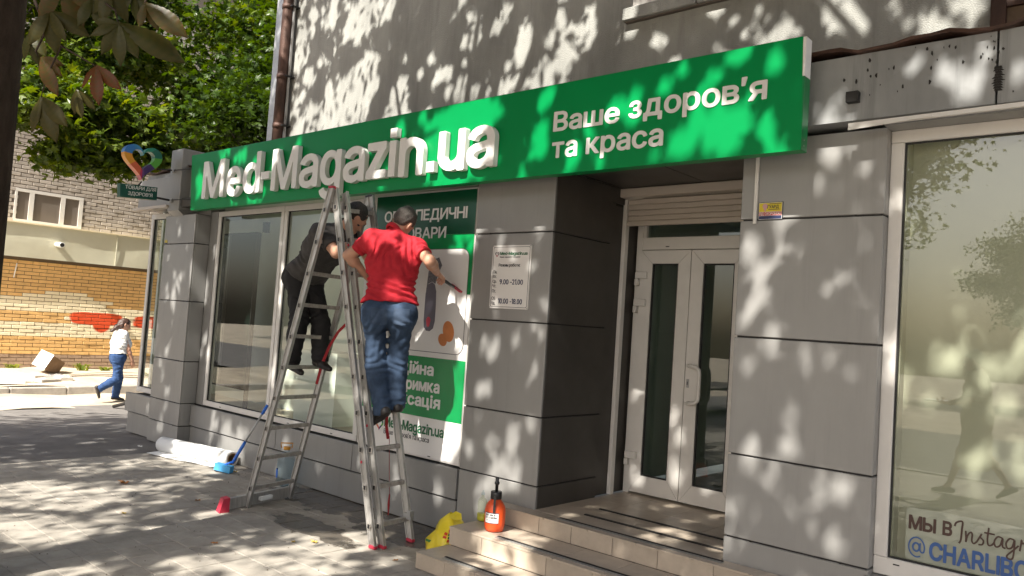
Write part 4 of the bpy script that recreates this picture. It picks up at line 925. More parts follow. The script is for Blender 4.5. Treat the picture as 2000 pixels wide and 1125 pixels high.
# ------------------------------------------------------------------ figures (smooth-blended distance fields -> one continuous surface)
class SDF:
    def __init__(s, lo, hi, h):
        s.h = h; s.lo = np.array(lo, float); n = np.ceil((np.array(hi)-s.lo)/h).astype(int)+1
        s.ax = [s.lo[i]+h*np.arange(n[i]) for i in range(3)]; s.D = np.full(n, 0.5)
    def _sub(s, lo, hi):
        sl = []
        for i in range(3):
            a = max(0, int((lo[i]-s.lo[i])/s.h)); b = min(len(s.ax[i]), int((hi[i]-s.lo[i])/s.h)+2); sl.append(slice(a, max(a, b)))
        G = np.meshgrid(*[s.ax[i][sl[i]] for i in range(3)], indexing='ij'); return tuple(sl), G
    def _mix(s, sl, d, k, sub=False):
        a = s.D[sl]
        if sub: s.D[sl] = np.maximum(a, -d); return
        if k <= 0: s.D[sl] = np.minimum(a, d); return
        h = np.maximum(k-np.abs(a-d), 0)/k; s.D[sl] = np.minimum(a, d)-h*h*k*0.25
    def cone(s, a, b, ra, rb, k=0.03, sub=False):
        a = np.array(a, float); b = np.array(b, float); m = max(ra, rb)+k+0.06
        sl, G = s._sub(np.minimum(a, b)-m, np.maximum(a, b)+m)
        e = b-a; l2 = max(e@e, 1e-12); t = np.clip(sum((G[i]-a[i])*e[i] for i in range(3))/l2, 0, 1)
        d = np.sqrt(sum((G[i]-a[i]-t*e[i])**2 for i in range(3)))-(ra+t*(rb-ra)); s._mix(sl, d, k, sub); return s
    def ell(s, c, axes, r, k=0.03, sub=False):
        c = np.array(c, float); m = max(r)+k+0.06; sl, G = s._sub(c-m, c+m)
        q = [sum((G[i]-c[i])*axes[j][i] for i in range(3))/r[j] for j in range(3)]
        n = np.sqrt(q[0]**2+q[1]**2+q[2]**2); g = np.sqrt((q[0]/r[0])**2+(q[1]/r[1])**2+(q[2]/r[2])**2)+1e-6
        s._mix(sl, n*(n-1)/g, k, sub); return s
    def cut(s, p, n):
        n = np.array(n, float)/np.linalg.norm(n); G = np.meshgrid(*s.ax, indexing='ij', sparse=True)
        s.D = np.maximum(s.D, sum((G[i]-p[i])*n[i] for i in range(3))); return s
    def cut_near(s, p, n, rad):
        """plane cut that acts only within rad of p"""
        p = np.array(p, float); n = np.array(n, float)/np.linalg.norm(n); sl, G = s._sub(p-rad, p+rad)
        d = sum((G[i]-p[i])*n[i] for i in range(3)); r = np.sqrt(sum((G[i]-p[i])**2 for i in range(3)))
        s.D[sl] = np.where(r < rad, np.maximum(s.D[sl], d), s.D[sl]); return s
    def folds(s, amp, f, seed=0, zr=None):
        G = np.meshgrid(*s.ax, indexing='ij', sparse=True); r = np.random.default_rng(seed); w = 0
        for i in range(5):
            v = r.normal(size=3); v /= np.linalg.norm(v); v *= f*(0.6+0.9*r.random()); ph = r.random()*6.3; u = r.normal(size=3)*f*0.25
            w = w + np.sin(G[0]*v[0]+G[1]*v[1]+G[2]*v[2]+ph+1.3*np.sin(G[0]*u[0]+G[1]*u[1]+G[2]*u[2]))
        s.D = s.D+amp*w/2.2*(1 if zr is None else 1/(1+np.exp(-(G[2]-zr[0])/zr[1]))); return s
    def creases(s, p, axis, amp, wl, rad, seed=0):
        """cloth creases running across 'axis' around p"""
        p = np.array(p, float); axis = nrm(axis); sl, G = s._sub(p-2*rad, p+2*rad); r2 = sum((G[i]-p[i])**2 for i in range(3)); r = np.random.default_rng(seed); u = nrm(np.cross(axis, r.normal(size=3))); w = np.cross(axis, u)
        q = lambda v: sum((G[i]-p[i])*v[i] for i in range(3))
        s.D[sl] = s.D[sl]+amp*np.exp(-r2/rad**2)*np.sin(6.283*q(axis)/wl+2.8*np.sin(q(u)*19+seed)+2.4*np.sin(q(w)*13+2*seed)+1.2*np.sin(q(axis)*31+q(u)*24)); return s
    def mesh(s, name, m, parent):
        D = s.D; S = D < 0; c = sum(S[i:S.shape[0]-1+i, j:S.shape[1]-1+j, k:S.shape[2]-1+k].astype(np.int8) for i in (0, 1) for j in (0, 1) for k in (0, 1))
        A = (c > 0) & (c < 8); I = np.argwhere(A); idx = np.full(A.shape, -1, np.int64); idx[A] = np.arange(len(I))
        cor = [(i, j, k) for i in (0, 1) for j in (0, 1) for k in (0, 1)]; V = np.stack([D[I[:, 0]+o[0], I[:, 1]+o[1], I[:, 2]+o[2]] for o in cor], 1)
        pos = np.zeros((len(I), 3)); cnt = np.zeros(len(I))
        for a in range(8):
            for b in range(a+1, 8):
                oa, ob = np.array(cor[a]), np.array(cor[b])
                if np.abs(oa-ob).sum() != 1: continue
                m_ = (V[:, a] < 0) != (V[:, b] < 0); t = V[m_, a]/(V[m_, a]-V[m_, b]); pos[m_] += oa+t[:, None]*(ob-oa); cnt[m_] += 1
        vs = s.lo+s.h*(I+pos/cnt[:, None]); F = []
        for ax in range(3):
            o = [i for i in range(3) if i != ax]; sl0 = [slice(1, -1)]*3; sl0[ax] = slice(0, -1); sl1 = list(sl0); sl1[ax] = slice(1, None)
            a, b = S[tuple(sl0)], S[tuple(sl1)]; E = np.argwhere(a != b); 
            if not len(E): continue
            fl = a[tuple(E.T)]; P_ = E.copy(); P_[:, o[0]] += 1; P_[:, o[1]] += 1
            def cell(d0, d1):
                q = P_.copy(); q[:, o[0]] -= d0; q[:, o[1]] -= d1; return idx[q[:, 0], q[:, 1], q[:, 2]]
            Q = np.stack([cell(1, 1), cell(0, 1), cell(0, 0), cell(1, 0)], 1)
            if ax == 1: fl = ~fl
            Q[~fl] = Q[~fl][:, ::-1]; F.append(Q)
        F = np.concatenate(F); F = F[(F >= 0).all(1)]
        me = mesh_np(name, vs, F, m); return link(name, me, None, parent)
nrm = lambda v: np.array(v, float)/np.linalg.norm(v)
def person(J, sh, label, group=None, res=0.0075):
    """J: joints in world space; sh: shapes and colours"""
    J = {k: np.array(v, float) for k, v in J.items()}; allp = np.array(list(J.values())); lo = allp.min(0)-0.26; hi = allp.max(0)+0.26
    g = sh.get('girth', 1.0); foot = (J['anL']+J['anR'])/2
    root = empty('person', (foot[0], foot[1], min(J['anL'][2], J['anR'][2])-0.07), label, 'person', group)
    fw = nrm(sh['face']); hu = nrm(J['head']-J['neck']); hf = nrm(sh['look']-hu*(np.dot(sh['look'], hu))); hr = np.cross(hf, hu)
    hipL, hipR, shL, shR = J['hipL'], J['hipR'], J['shL'], J['shR']; pel = (hipL+hipR)/2; ch = (shL+shR)/2; up = nrm(ch-pel); rt = nrm(shR-shL); bk = nrm(np.cross(rt, up))  # bk points backwards or forwards
    if bk@fw > 0: bk = -bk
    def torso(s, inf=0.0, k=0.05):
        w = 0.5*np.linalg.norm(shR-shL)
        for hp, sp in ((hipL, shL), (hipR, shR)):
            r = ch+(sp-ch)*0.50-up*0.17; wa = pel+(hp-pel)*0.60+up*0.16
            s.cone(hp+up*0.03, wa, (0.105*g+inf), 0.098*g+inf, k); s.cone(wa, r, 0.098*g+inf, 0.108*g+inf, k); s.cone(r, sp*0.72+ch*0.28-up*0.02, 0.106*g+inf, 0.070+inf, k)
        s.cone(pel-up*0.02, ch-up*0.14, 0.110*g+inf, 0.115*g+inf, k); s.cone(shL-up*0.015, shR-up*0.015, 0.060+inf, 0.060+inf, k)
        s.cone(ch-up*.04+bk*.03, J['neck']-up*.02, 0.075+inf, 0.058+inf, k)
        if sh.get('bust'): 
            for q in (-1, 1): s.cone(ch-up*0.19-bk*0.085+rt*q*0.075, ch-up*0.19-bk*0.10+rt*q*0.075, 0.07+inf, 0.066+inf, k)
        if sh.get('belly'): s.cone(pel+up*0.14-bk*0.06, pel+up*0.20-bk*0.06, 0.10+inf, 0.10+inf, k)
    def legs(s, inf=0.0, k=0.035, seat=True):
        for S_ in 'LR':
            h, kn, an = J['hip'+S_], J['kn'+S_], J['an'+S_]; calf = kn+(an-kn)*0.33
            s.cone(h, kn, 0.088*g+inf, 0.060+inf, k); s.cone(kn, calf+bk*0.012, 0.058+inf, 0.057+inf, k); s.cone(calf+bk*.012, an, 0.056*g+inf, 0.040+inf, k)
            if seat: s.cone(h+bk*0.045+up*0.02, h+bk*0.04-up*0.045, 0.092*g+inf, 0.086*g+inf, 0.05)
    # --- skin: one continuous body
    b = SDF(lo, hi, res); torso(b, -0.012); legs(b, -0.012)
    for S_ in 'LR':
        a_, e_, w_ = J['sh'+S_], J['el'+S_], J['wr'+S_]; b.cone(a_, e_, 0.050*sh.get('arm', 1), 0.041*sh.get('arm', 1), 0.03); m_ = e_+(w_-e_)*0.3; b.cone(e_, m_, 0.041*sh.get('arm', 1), 0.043*sh.get('arm', 1), 0.02); b.cone(m_, w_, 0.042*sh.get('arm', 1), 0.027, 0.02)
        # hand: palm, four curled fingers and a thumb
        hd = nrm(sh['hand'+S_]); pn_ = nrm(np.array(sh['palm'+S_])-hd*np.dot(sh['palm'+S_], hd)); sd_ = np.cross(hd, pn_); sg_ = sh.get('thumb'+S_, 1); p0 = w_+hd*0.02; p1 = w_+hd*0.085
        for q in (-0.026, -0.009, 0.009, 0.026): b.cone(p0+sd_*q*0.8, p1+sd_*q, 0.0145, 0.0125, 0.012)
        cu = sh.get('curl'+S_, 0.6)
        for q, l in ((-0.030, 0.058), (-0.010, 0.072), (0.010, 0.075), (0.030, 0.066)):
            q *= sg_; k1 = p1+sd_*q+nrm(hd*math.cos(cu*.7)+pn_*math.sin(cu*.7))*l*0.5; k2 = k1+nrm(hd*math.cos(cu*1.7)+pn_*math.sin(cu*1.7))*l*0.5; b.cone(p1+sd_*q, k1, 0.0095, 0.0088, 0.006); b.cone(k1, k2, 0.0088, 0.0075, 0.003)
        t1 = p0+sd_*sg_*0.038+hd*0.030+pn_*0.012; b.cone(p0+sd_*sg_*0.016, t1, 0.014, 0.0115, 0.008); b.cone(t1, t1+nrm(hd+pn_*0.5+sd_*sg_*0.1)*0.035, 0.0110, 0.0085, 0.003)
        f_ = nrm(sh['foot'+S_]); an = J['an'+S_]; b.cone(an, an+f_*0.05+nrm(sh.get('sole'+S_, (0, 0, -1)))*0.04, 0.034, 0.028, 0.03)
    hc = J['head']; b.cone(J['neck']-hu*0.06, hc-hu*0.05, 0.056, 0.052, 0.03)
    AX = (hr, hf, hu); b.ell(hc+hu*0.03-hf*0.012, AX, (0.074, 0.094, 0.090), 0.02); b.ell(hc-hu*0.035+hf*0.022, AX, (0.058, 0.068, 0.080), 0.03)
    b.cone(hc+hf*0.088+hu*0.005, hc+hf*0.104-hu*0.026, 0.009, 0.0135, 0.012); b.cone(hc+hf*0.078-hu*0.088, hc+hf*0.07-hu*0.095, 0.020, 0.020, 0.02)
    b.cone(hc+hf*0.083-hu*0.058+hr*0.02, hc+hf*0.083-hu*0.058-hr*0.02, 0.0085, 0.0085, 0.008)
    b.cone(hc+hf*0.082+hu*0.030+hr*0.03, hc+hf*0.082+hu*0.030-hr*0.03, 0.010, 0.010, 0.012)
    for q in (-1, 1):
        b.ell(hc+hr*q*0.036+hf*0.090+hu*0.012, AX, (0.014, 0.010, 0.008), 0.0, True)
        e_c = hc+hr*q*0.076-hf*0.012-hu*0.008; b.ell(e_c, (nrm(hr*q+hf*0.35), np.cross(hu, nrm(hr*q+hf*0.35)), hu), (0.010, 0.020, 0.032), 0.006)
    body = b.mesh('body', M['skin'], root)
    for q in (-1, 1): SDF(hc+hr*q*0.034+hf*0.078+hu*0.012-0.02, hc+hr*q*0.034+hf*0.078+hu*0.012+0.02, 0.003).ell(hc+hr*q*0.034+hf*0.078+hu*0.012, AX, (0.012, 0.010, 0.0075), 0).mesh('eye', M['ink'], body)
    # --- hair
    h = SDF(hc-0.25, hc+0.25, 0.006); h.ell(hc+hu*0.038-hf*0.018, AX, (0.0775, 0.0955, 0.0885), 0.01)
    if sh.get('long'):
        for p0, p1, r0, r1 in sh['long'](hc, hf, hu, hr): h.cone(p0, p1, r0, r1, 0.03)
        h.ell(hc-hf*0.05-hu*0.02, AX, (0.082, 0.06, 0.095), 0.03)
    else: h.ell(hc-hf*0.05+hu*0.0, AX, (0.066, 0.044, 0.055), 0.02)
    h.ell(hc+hf*0.085-hu*0.012, AX, (0.068, 0.055, 0.072), 0, True)                       # keeps the face free
    for q in (-1, 1): h.ell(hc+hr*q*0.085-hf*0.002-hu*0.03, AX, (0.022, 0.030, 0.045), 0, True)
    h.folds(0.0025, 95, 5); h.mesh('hair', M[sh['hair']], root)
    # --- trousers
    if sh.get('trousers'):
        t = SDF(lo, hi, res); legs(t, 0.010, 0.04); t.cone(hipL, hipR, 0.108*g, 0.108*g, 0.05)
        for S_ in 'LR':
            h_, kn, an = J['hip'+S_], J['kn'+S_], J['an'+S_]; d = nrm(an-kn); t.cone(kn, an+d*0.02, 0.066, sh.get('cuff', 0.062), 0.03)
        t.cone(pel+up*0.03, pel+up*0.11, 0.104*g, 0.092*g, 0.05)
        for hp in (hipL, hipR): t.cone(hp+up*.03, pel+(hp-pel)*0.60+up*0.15, 0.106*g, 0.090*g, 0.05)
        t.cut_near(pel+up*(sh.get('hem_top', 0.0)+0.03), up, 0.27)
        for S_ in 'LR':
            kn, an = J['kn'+S_], J['an'+S_]; d = nrm(an-kn); t.cut_near(an+d*sh.get('hem', 0.03), d, 0.105)
        for i_, S_ in enumerate('LR'):
            h_, kn, an = J['hip'+S_], J['kn'+S_], J['an'+S_]
            t.creases(kn+bk*.03, kn-h_, 0.006, 0.055, 0.10, 3+i_); t.creases(an+(kn-an)*.12, an-kn, 0.0055, 0.06, 0.09, 7+i_); t.creases(h_-up*.07+bk*.06, kn-h_+rt*(.3-.6*i_), 0.006, 0.065, 0.10, 11+i_); t.creases(h_*.55+kn*.45, kn-h_+rt*.8, 0.006, 0.07, 0.12, 15+i_)
        t.folds(0.003, 42, 1); t.folds(0.0018, 110, 2)
        tr = t.mesh('trousers', M[sh['trousers']], root)
        if sh.get('pockets'):
            me = tr.data; P_ = np.array([p.center for p in me.polygons]); Nn = np.array([p.normal for p in me.polygons])
            for hp in (hipL, hipR):
                c = hp*0.80+pel*0.20; u = (P_-c)@nrm(hp-pel); v = (P_-c)@up; back = (P_-c)@bk
                sel = np.where((np.abs(u) < 0.056) & (v > -0.085+0.012*np.abs(u)/0.05) & (v < 0.035) & (back > 0.02) & (Nn@bk > 0.15))[0]
                mb_ = MB()
                for i in sel:
                    vv = [np.array(me.vertices[k].co)+Nn[i]*0 for k in me.polygons[i].vertices]; nn = [np.array(me.vertices[k].normal) for k in me.polygons[i].vertices]
                    mb_.add([a+n_*0.0035 for a, n_ in zip(vv, nn)], [(0, 1, 2, 3)], True)
                if len(sel): mb_.build('back_pocket', sh['pockets'], tr)
    # --- top
    if sh.get('top'):
        inf = sh.get('loose', 0.014); t = SDF(lo, hi, res); torso(t, inf, 0.055); t.cone(hipL+up*0.05, hipR+up*0.05, 0.108*g+inf, 0.108*g+inf, 0.05)
        if not sh.get('dress'): t.cut_near(pel+up*sh.get('hem_top', -0.01), -up, 0.33)
        for S_ in 'LR':
            a_, e_ = J['sh'+S_], J['el'+S_]; q = a_+(e_-a_)*sh.get('sleeve', 0.8); d = nrm(e_-a_)
            s0 = lo+np.round((a_-0.36-lo)/res)*res; w_ = SDF(s0, s0+0.72, res); w_.cone(a_, q+d*0.03, 0.060, 0.062, 0.02).cut_near(q, d, 0.14)
            i0 = np.round((s0-lo)/res).astype(int); n_ = w_.D.shape
            sa = [slice(max(0, i0[i]), min(t.D.shape[i], i0[i]+n_[i])) for i in range(3)]; sb = [slice(sa[i].start-i0[i], sa[i].stop-i0[i]) for i in range(3)]
            x, y = t.D[tuple(sa)], w_.D[tuple(sb)]; hh = np.maximum(0.035-np.abs(x-y), 0)/0.035; t.D[tuple(sa)] = np.minimum(x, y)-hh*hh*0.035*0.25
        if sh.get('dress'):
            kn = (J['knL']+J['knR'])/2; lo_ = kn+(foot-kn)*0.45
            for S_, sgn in (('L', -1), ('R', 1)): t.cone(J['hip'+S_], lo_+rt*sgn*0.10, 0.13*g, 0.16, 0.10); 
            t.cut(lo_, -nrm(pel-lo_))
        t.cut_near(J['neck']+up*0.012-bk*0.01, hu, 0.11)
        t.creases(pel+up*.16+bk*.09, up+rt*.35, 0.010, 0.06, 0.13, 1); t.creases(ch-up*.10+bk*.09+rt*.10, rt+up*.45, 0.010, 0.055, 0.12, 2); t.creases(ch-up*.12+bk*.08-rt*.11, rt-up*.5, 0.010, 0.05, 0.12, 3); t.creases(pel+up*.22+rt*.13, up-rt*.4, 0.010, 0.05, 0.11, 4); t.creases(pel+up*.22-rt*.13, up+rt*.4, 0.010, 0.05, 0.11, 5)
        for i_, S_ in enumerate('LR'): t.creases(J['sh'+S_]*.6+J['el'+S_]*.4, J['el'+S_]-J['sh'+S_], 0.005, 0.04, 0.08, 6+i_)
        t.folds(0.0045, 34, 3); t.folds(0.0022, 90, 4); tp = t.mesh('top', M[sh['top']], root)
        if sh.get('collar'):
            c = SDF(J['neck']-0.14, J['neck']+0.14, 0.0055); n0 = J['neck']
            for k in range(14):
                a0, a1 = 2*math.pi*k/14, 2*math.pi*(k+1)/14; p_ = lambda a: n0+hr*0.071*math.cos(a)+hf*(0.070*math.sin(a)-.004)-hu*(0.006+0.02*math.sin(a)); c.cone(p_(a0), p_(a1), 0.010, 0.010, 0.0); c.cone(p_(a0)-hu*.016, p_(a1)-hu*.016, 0.011, 0.011, 0.004)
            c.mesh('collar', M[sh['top']], root)
    # --- shoes
    for S_ in 'LR':
        an = J['an'+S_]; f_ = nrm(sh['foot'+S_]); dn = nrm(sh.get('sole'+S_, (0, 0, -1))); dn = nrm(dn-f_*np.dot(dn, f_)); sd_ = np.cross(f_, dn)
        s_ = SDF(an-0.26, an+0.26, 0.0055); hl = an-f_*0.035+dn*0.045; toe = an+f_*0.155+dn*0.058
        s_.cone(hl, an+f_*0.05+dn*0.045, 0.036, 0.040, 0.02); s_.cone(an+f_*0.05+dn*0.048, toe+sd_*.004, 0.040, 0.026, 0.02); s_.cone(an+dn*.02, hl, 0.036, 0.036, 0.02)
        s_.cut(an+dn*0.074, dn); s_.cut(an-dn*0.005-f_*0.0, -dn+f_*(-0.25)); s_.mesh('shoe', M[sh.get('shoe', 'shoe')], root)
    return root

m_pk = mat('denim_pocket', (0.040, 0.066, 0.115), 0.85, noise=(9, 0.35), bump=(280, 0.2))
# man in the red polo: on the right-hand flight, back to the street, right hand on the film
fA = nrm((-0.80, 0.60, 0)); rA = np.array([0.60, 0.80, 0])
person(dict(hipL=(-4.515, 3.625, 1.615), hipR=(-4.395, 3.785, 1.625), knL=(-4.530, 3.675, 1.245), knR=(-4.455, 3.805, 1.275), anL=(-4.475, 3.715, 0.945), anR=(-4.460, 3.835, 0.985),
            shL=(-4.610, 3.620, 2.175), shR=(-4.392, 3.862, 2.140), neck=(-4.535, 3.775, 2.250), head=(-4.515, 3.825, 2.318), elL=(-4.83, 3.58, 2.050), wrL=(-4.80, 3.715, 1.925), elR=(-4.20, 3.83, 2.03), wrR=(-4.345, 4.04, 1.966)),
       dict(face=fA, look=(-0.25, 0.95, -0.25), handL=(0.1, 0.75, -0.55), palmL=(-0.75, 0.1, -0.5), handR=(-0.25, 0.9, -0.3), palmR=(-0.6, 0.2, -0.75), thumbL=1, thumbR=1, curlL=1.0, curlR=0.9, footL=(-0.86, 0.10, -0.50), footR=(-0.9, 0.3, -0.15), soleL=(-.4, 0, -.85), hair='hair_grey', trousers='jeans', top='polo', collar=True, sleeve=0.62, pockets=m_pk, hem=0.045, cuff=0.066, girth=0.84, arm=1.0, hem_top=0.085, loose=0.015),
       'man in red polo and blue jeans standing on the ladder, back turned, smoothing the film', res=0.0062)
sq = empty('squeegee', (-4.39, 4.20, 1.89), 'small black squeegee held by the man in red against the film', 'squeegee')
MB().bar((-4.375, 4.13, 1.925), (-4.41, 4.29, 1.875), 0.022, 0.016).build('handle', M['black'], sq); MB().bar((-4.47, 4.315, 1.90), (-4.35, 4.315, 1.84), 0.03, 0.012).build('blade', M['red'], sq)
# man in dark clothes: on the left-hand flight, bending forward behind the ladder's top
person(dict(hipL=(-5.66, 3.83, 1.895), hipR=(-5.66, 3.69, 1.885), knL=(-5.50, 3.85, 1.53), knR=(-5.56, 3.68, 1.52), anL=(-5.46, 3.84, 1.235), anR=(-5.60, 3.67, 1.21),
            shL=(-5.28, 3.94, 2.25), shR=(-5.28, 3.62, 2.24), neck=(-5.17, 3.78, 2.30), head=(-5.06, 3.79, 2.375), elL=(-5.10, 3.98, 2.08), wrL=(-4.95, 4.02, 2.22), elR=(-5.10, 3.66, 2.08), wrR=(-4.92, 3.70, 2.17)),
       dict(face=(1, 0.05, 0), look=(0.95, 0.25, -0.2), handL=(0.8, 0.3, 0.3), palmL=(0, 0.3, -0.9), handR=(0.9, 0.1, 0.1), palmR=(0, 0.3, -0.9), footL=(0.95, -0.05, -0.15), footR=(0.95, 0.0, -0.28), hair='hair', trousers='trousers_dk', top='shirt_dk', sleeve=0.7, collar=True, hem=0.03, cuff=0.068, girth=0.88, hem_top=0.05, loose=0.016),
       'man in charcoal shirt and black trousers bending forward behind the ladder top')
# woman walking past the brick wall
wx = -15.64
person(dict(hipL=(wx-.02, 6.40, 0.50), hipR=(wx+.10, 6.38, 0.50), knL=(wx-.02, 6.455, 0.10), knR=(wx+.10, 6.36, 0.08), anL=(wx-.02, 6.42, -0.245), anR=(wx+.10, 6.075, -0.085),
            shL=(wx-.13, 6.42, 0.945), shR=(wx+.17, 6.40, 0.945), neck=(wx+.02, 6.415, 1.005), head=(wx+.02, 6.465, 1.125), elL=(wx-.17, 6.36, 0.68), wrL=(wx-.14, 6.48, 0.46), elR=(wx+.20, 6.49, 0.665), wrR=(wx+.19, 6.585, 0.455)),
       dict(face=(0.05, 1, 0), look=(0.15, 1, -0.12), handL=(0, 0.3, -1), palmL=(1, 0, 0), handR=(0, 0.25, -1), palmR=(-1, 0, 0), thumbR=-1, curlL=0.5, curlR=0.5, footL=(0, 1, -0.12), footR=(0, 0.35, -0.94), soleR=(0, -0.9, -0.35), hair='hair_br', trousers='jeans2', top='top_white', sleeve=0.32, hem=0.035, cuff=0.066, girth=1.08, hem_top=0.07, loose=0.02, bust=True, arm=0.95,
            long=lambda c, f, u, r: [(c-f*0.08+u*0.03, c-f*0.115-u*0.10, 0.055, 0.045), (c-f*0.115-u*0.10, c-f*0.165-u*0.21, 0.045, 0.024)]),
       'woman in white top and blue jeans walking past the brick wall', res=0.009)
# passer-by seen only in the reflection of the right-hand window
px_, py_ = -1.95, -1.65
person(dict(hipL=(px_, py_-.08, 0.90), hipR=(px_, py_+.08, 0.90), knL=(px_+.08, py_-.08, 0.50), knR=(px_-.14, py_+.08, 0.50), anL=(px_+.32, py_-.08, 0.16), anR=(px_-.26, py_+.08, 0.085),
            shL=(px_-.02, py_-.16, 1.38), shR=(px_-.02, py_+.16, 1.38), neck=(px_-.02, py_, 1.44), head=(px_-.06, py_, 1.56), elL=(px_-.05, py_-.2, 1.12), wrL=(px_-.26, py_-.12, 1.05), elR=(px_-.05, py_+.2, 1.12), wrR=(px_-.27, py_+.12, 1.05)),
       dict(face=(-1, 0, 0), look=(-1, 0, -0.15), handL=(-1, 0, 0), palmL=(0, 0, 1), handR=(-1, 0, 0), palmR=(0, 0, 1), footL=(-0.8, 0, -0.5), footR=(-1, 0, -0.05), hair='hair_br', top='dress', dress=True, sleeve=0.9, girth=1.0),
       'passer-by in a long beige dress carrying paper, mirrored in the right-hand window', res=0.010)
tag(MB().box(px_-.55, px_-.30, py_-.10, py_+.12, 1.045, 1.07).build('paper_parcel', M['paper']), 'white paper parcel carried by the passer-by in the beige dress', 'parcel')

# ------------------------------------------------------------------ things on the pavement and steps
ro = empty('film_roll', (-7.85, 4.09, 0), 'thick white roll of film lying along the foot of the wall', 'roll')
a, b = np.array((-8.42, 3.985, 0.078)), np.array((-7.32, 4.195, 0.078)); d = nrm(b-a)
def hollow(m, a, b, r0, r1, n=28):
    a = np.array(a); b = np.array(b); d = nrm(b-a); u = nrm(np.cross(d, (0, 0, 1))); w = np.cross(u, d); vs = []
    for p, r in ((a, r0), (b, r0), (b, r1), (a, r1)):
        for k in range(n): t = 2*math.pi*k/n; vs.append(p+r*(1+0.01*math.sin(3*t))*(math.cos(t)*u+math.sin(t)*w))
    fs = [(i*n+k, i*n+(k+1) % n, ((i+1) % 4)*n+(k+1) % n, ((i+1) % 4)*n+k) for i in range(4) for k in range(n)]
    return m.add(vs, fs, True)
hollow(MB(), a, b, 0.078, 0.055).build('wound_film', M['paper'], ro)
hollow(MB(), a+d*.004, b+d*.006, 0.0545, 0.049).build('core_tube', M['card'], ro)
pts = []
fl = MB(); vs = []
for k in range(9):
    t = k/8; p = a+(b-a)*(0.02+0.93*t); o = np.array((0.03, -0.19, 0)) + np.array((0, -0.02*math.sin(5*t), 0))
    vs += [p+np.array((0, -.03, -.070)), p+o*0.6+np.array((0, 0, -.069+.004*math.sin(9*t))), p+o+np.array((0, 0, -.0735+.006*math.sin(7*t)**2))]
fl.add(vs, [(3*k+j, 3*k+3+j, 3*k+4+j, 3*k+1+j) for k in range(8) for j in range(2)], True).build('loose_flap', M['paper'], ro)

mo = empty('window_brush', (-7.08, 4.02, 0), 'blue window brush with telescopic pole leaning against the wall', 'brush')
p0, p1 = np.array((-7.06, 4.05, 0.09)), np.array((-6.90, 4.285, 0.665)); dr = p1-p0
MB().tube([p0+dr*0.36, p0+dr*0.86], 0.009, 12).build('pole', M['galv'], mo); MB().tube([p0, p0+dr*.05, p0+dr*0.30, p0+dr*0.37], [0.012, 0.015, 0.016, 0.013], 12).build('grip', M['blue'], mo); MB().tube([p0+dr*0.84, p0+dr*0.93, p1], [0.012, 0.017, 0.012], 12).build('handle', M['blue'], mo)
hd_ = MB(); c = np.array((-7.10, 3.99, 0.045)); ux = nrm((0.80, 0.45, -0.12)); uy = nrm(np.cross((0, 0, 1), ux)); uz = np.cross(ux, uy)
def obox(c, ux, uy, uz, a, b_, h, m): m.add([c+ux*a*i+uy*b_*j+uz*h*k for i in (-1, 1) for j in (-1, 1) for k in (-1, 1)], [(0, 1, 3, 2), (4, 6, 7, 5), (0, 4, 5, 1), (2, 3, 7, 6), (0, 2, 6, 4), (1, 5, 7, 3)]); return m
obox(c, ux, uy, uz, 0.085, 0.035, 0.032, MB()).build('brush_head', M['sky_blue'], mo); obox(c-uz*.038, ux, uy, uz, 0.08, 0.03, 0.008, MB()).build('bristles', M['ink'], mo); MB().tube([c+uz*.03, p0+dr*.03], 0.009, 8).build('joint', M['blue'], mo)

wb = empty('water_bottle', (-6.33, 4.17, 0), 'large clear water bottle with amber cap and handle behind the ladder', 'bottle')
cw = (-6.33, 4.17, 0.003); prof = [(0.070, 0)]
for k in range(18): z = 0.01+0.012*k; prof.append((0.080-(0.004 if k % 3 == 1 else 0), z))
prof += [(0.080, 0.225), (0.075, 0.25), (0.055, 0.285), (0.030, 0.305), (0.026, 0.322)]
MB().lathe(prof, cw, 28).build('shell', M['clear'], wb); MB().lathe([(0.066, 0.004), (0.0745, 0.012), (0.0745, 0.235)], cw, 24).build('water', glass('water_body', (0.90, 0.94, 0.96), 0.3, 1.33), wb)
MB().lathe([(0.031, 0.322), (0.032, 0.328), (0.032, 0.345), (0.029, 0.350)], cw, 20).build('cap', M['amber'], wb); MB().tube([(-6.36, 4.13, .34), (-6.365, 4.125, .385), (-6.30, 4.21, .385), (-6.305, 4.205, .34)], 0.006, 8).build('carry_handle', M['amber'], wb)
vs = []
for z in (0.075, 0.15):
    for k in range(7): t = R(200+k*12); vs.append((cw[0]+0.0812*math.cos(t), cw[1]+0.0812*math.sin(t), z))
MB().add(vs, [(k, k+1, 8+k, 7+k) for k in range(6)], True).build('label', M['blue'], wb)

sp = empty('pump_sprayer', (-3.545, 3.985, 0.226), 'orange pump sprayer with black pump and white label on the step', 'sprayer')
cs = (-3.545, 3.985, 0.2262)
MB().lathe([(0.040, 0), (0.058, 0.006), (0.066, 0.03), (0.069, 0.06), (0.069, 0.135), (0.064, 0.165), (0.050, 0.190), (0.036, 0.205), (0.034, 0.215)], cs, 40, lobes=8, amp=0.012).build('tank', M['orange'], sp)
MB().lathe([(0.037, 0.213), (0.038, 0.216), (0.038, 0.258), (0.035, 0.263)], cs, 24, lobes=12, amp=0.02).build('collar', M['black'], sp)
MB().lathe([(0.011, 0.262), (0.011, 0.305), (0.017, 0.312), (0.017, 0.322), (0.012, 0.33), (0.013, 0.352), (0.009, 0.357)], cs, 14).build('pump_rod', M['black'], sp)
cv = np.array(cs); td = nrm((0.62, -0.78, 0)); sdv = np.array((0.78, 0.62, 0))
MB().bar(cv+td*0.074+sdv*-0.004+np.array((0, 0, .135)), cv+td*0.060+sdv*-.004+np.array((0, 0, .24)), 0.014, 0.014, up=td).build('trigger', M['black'], sp)
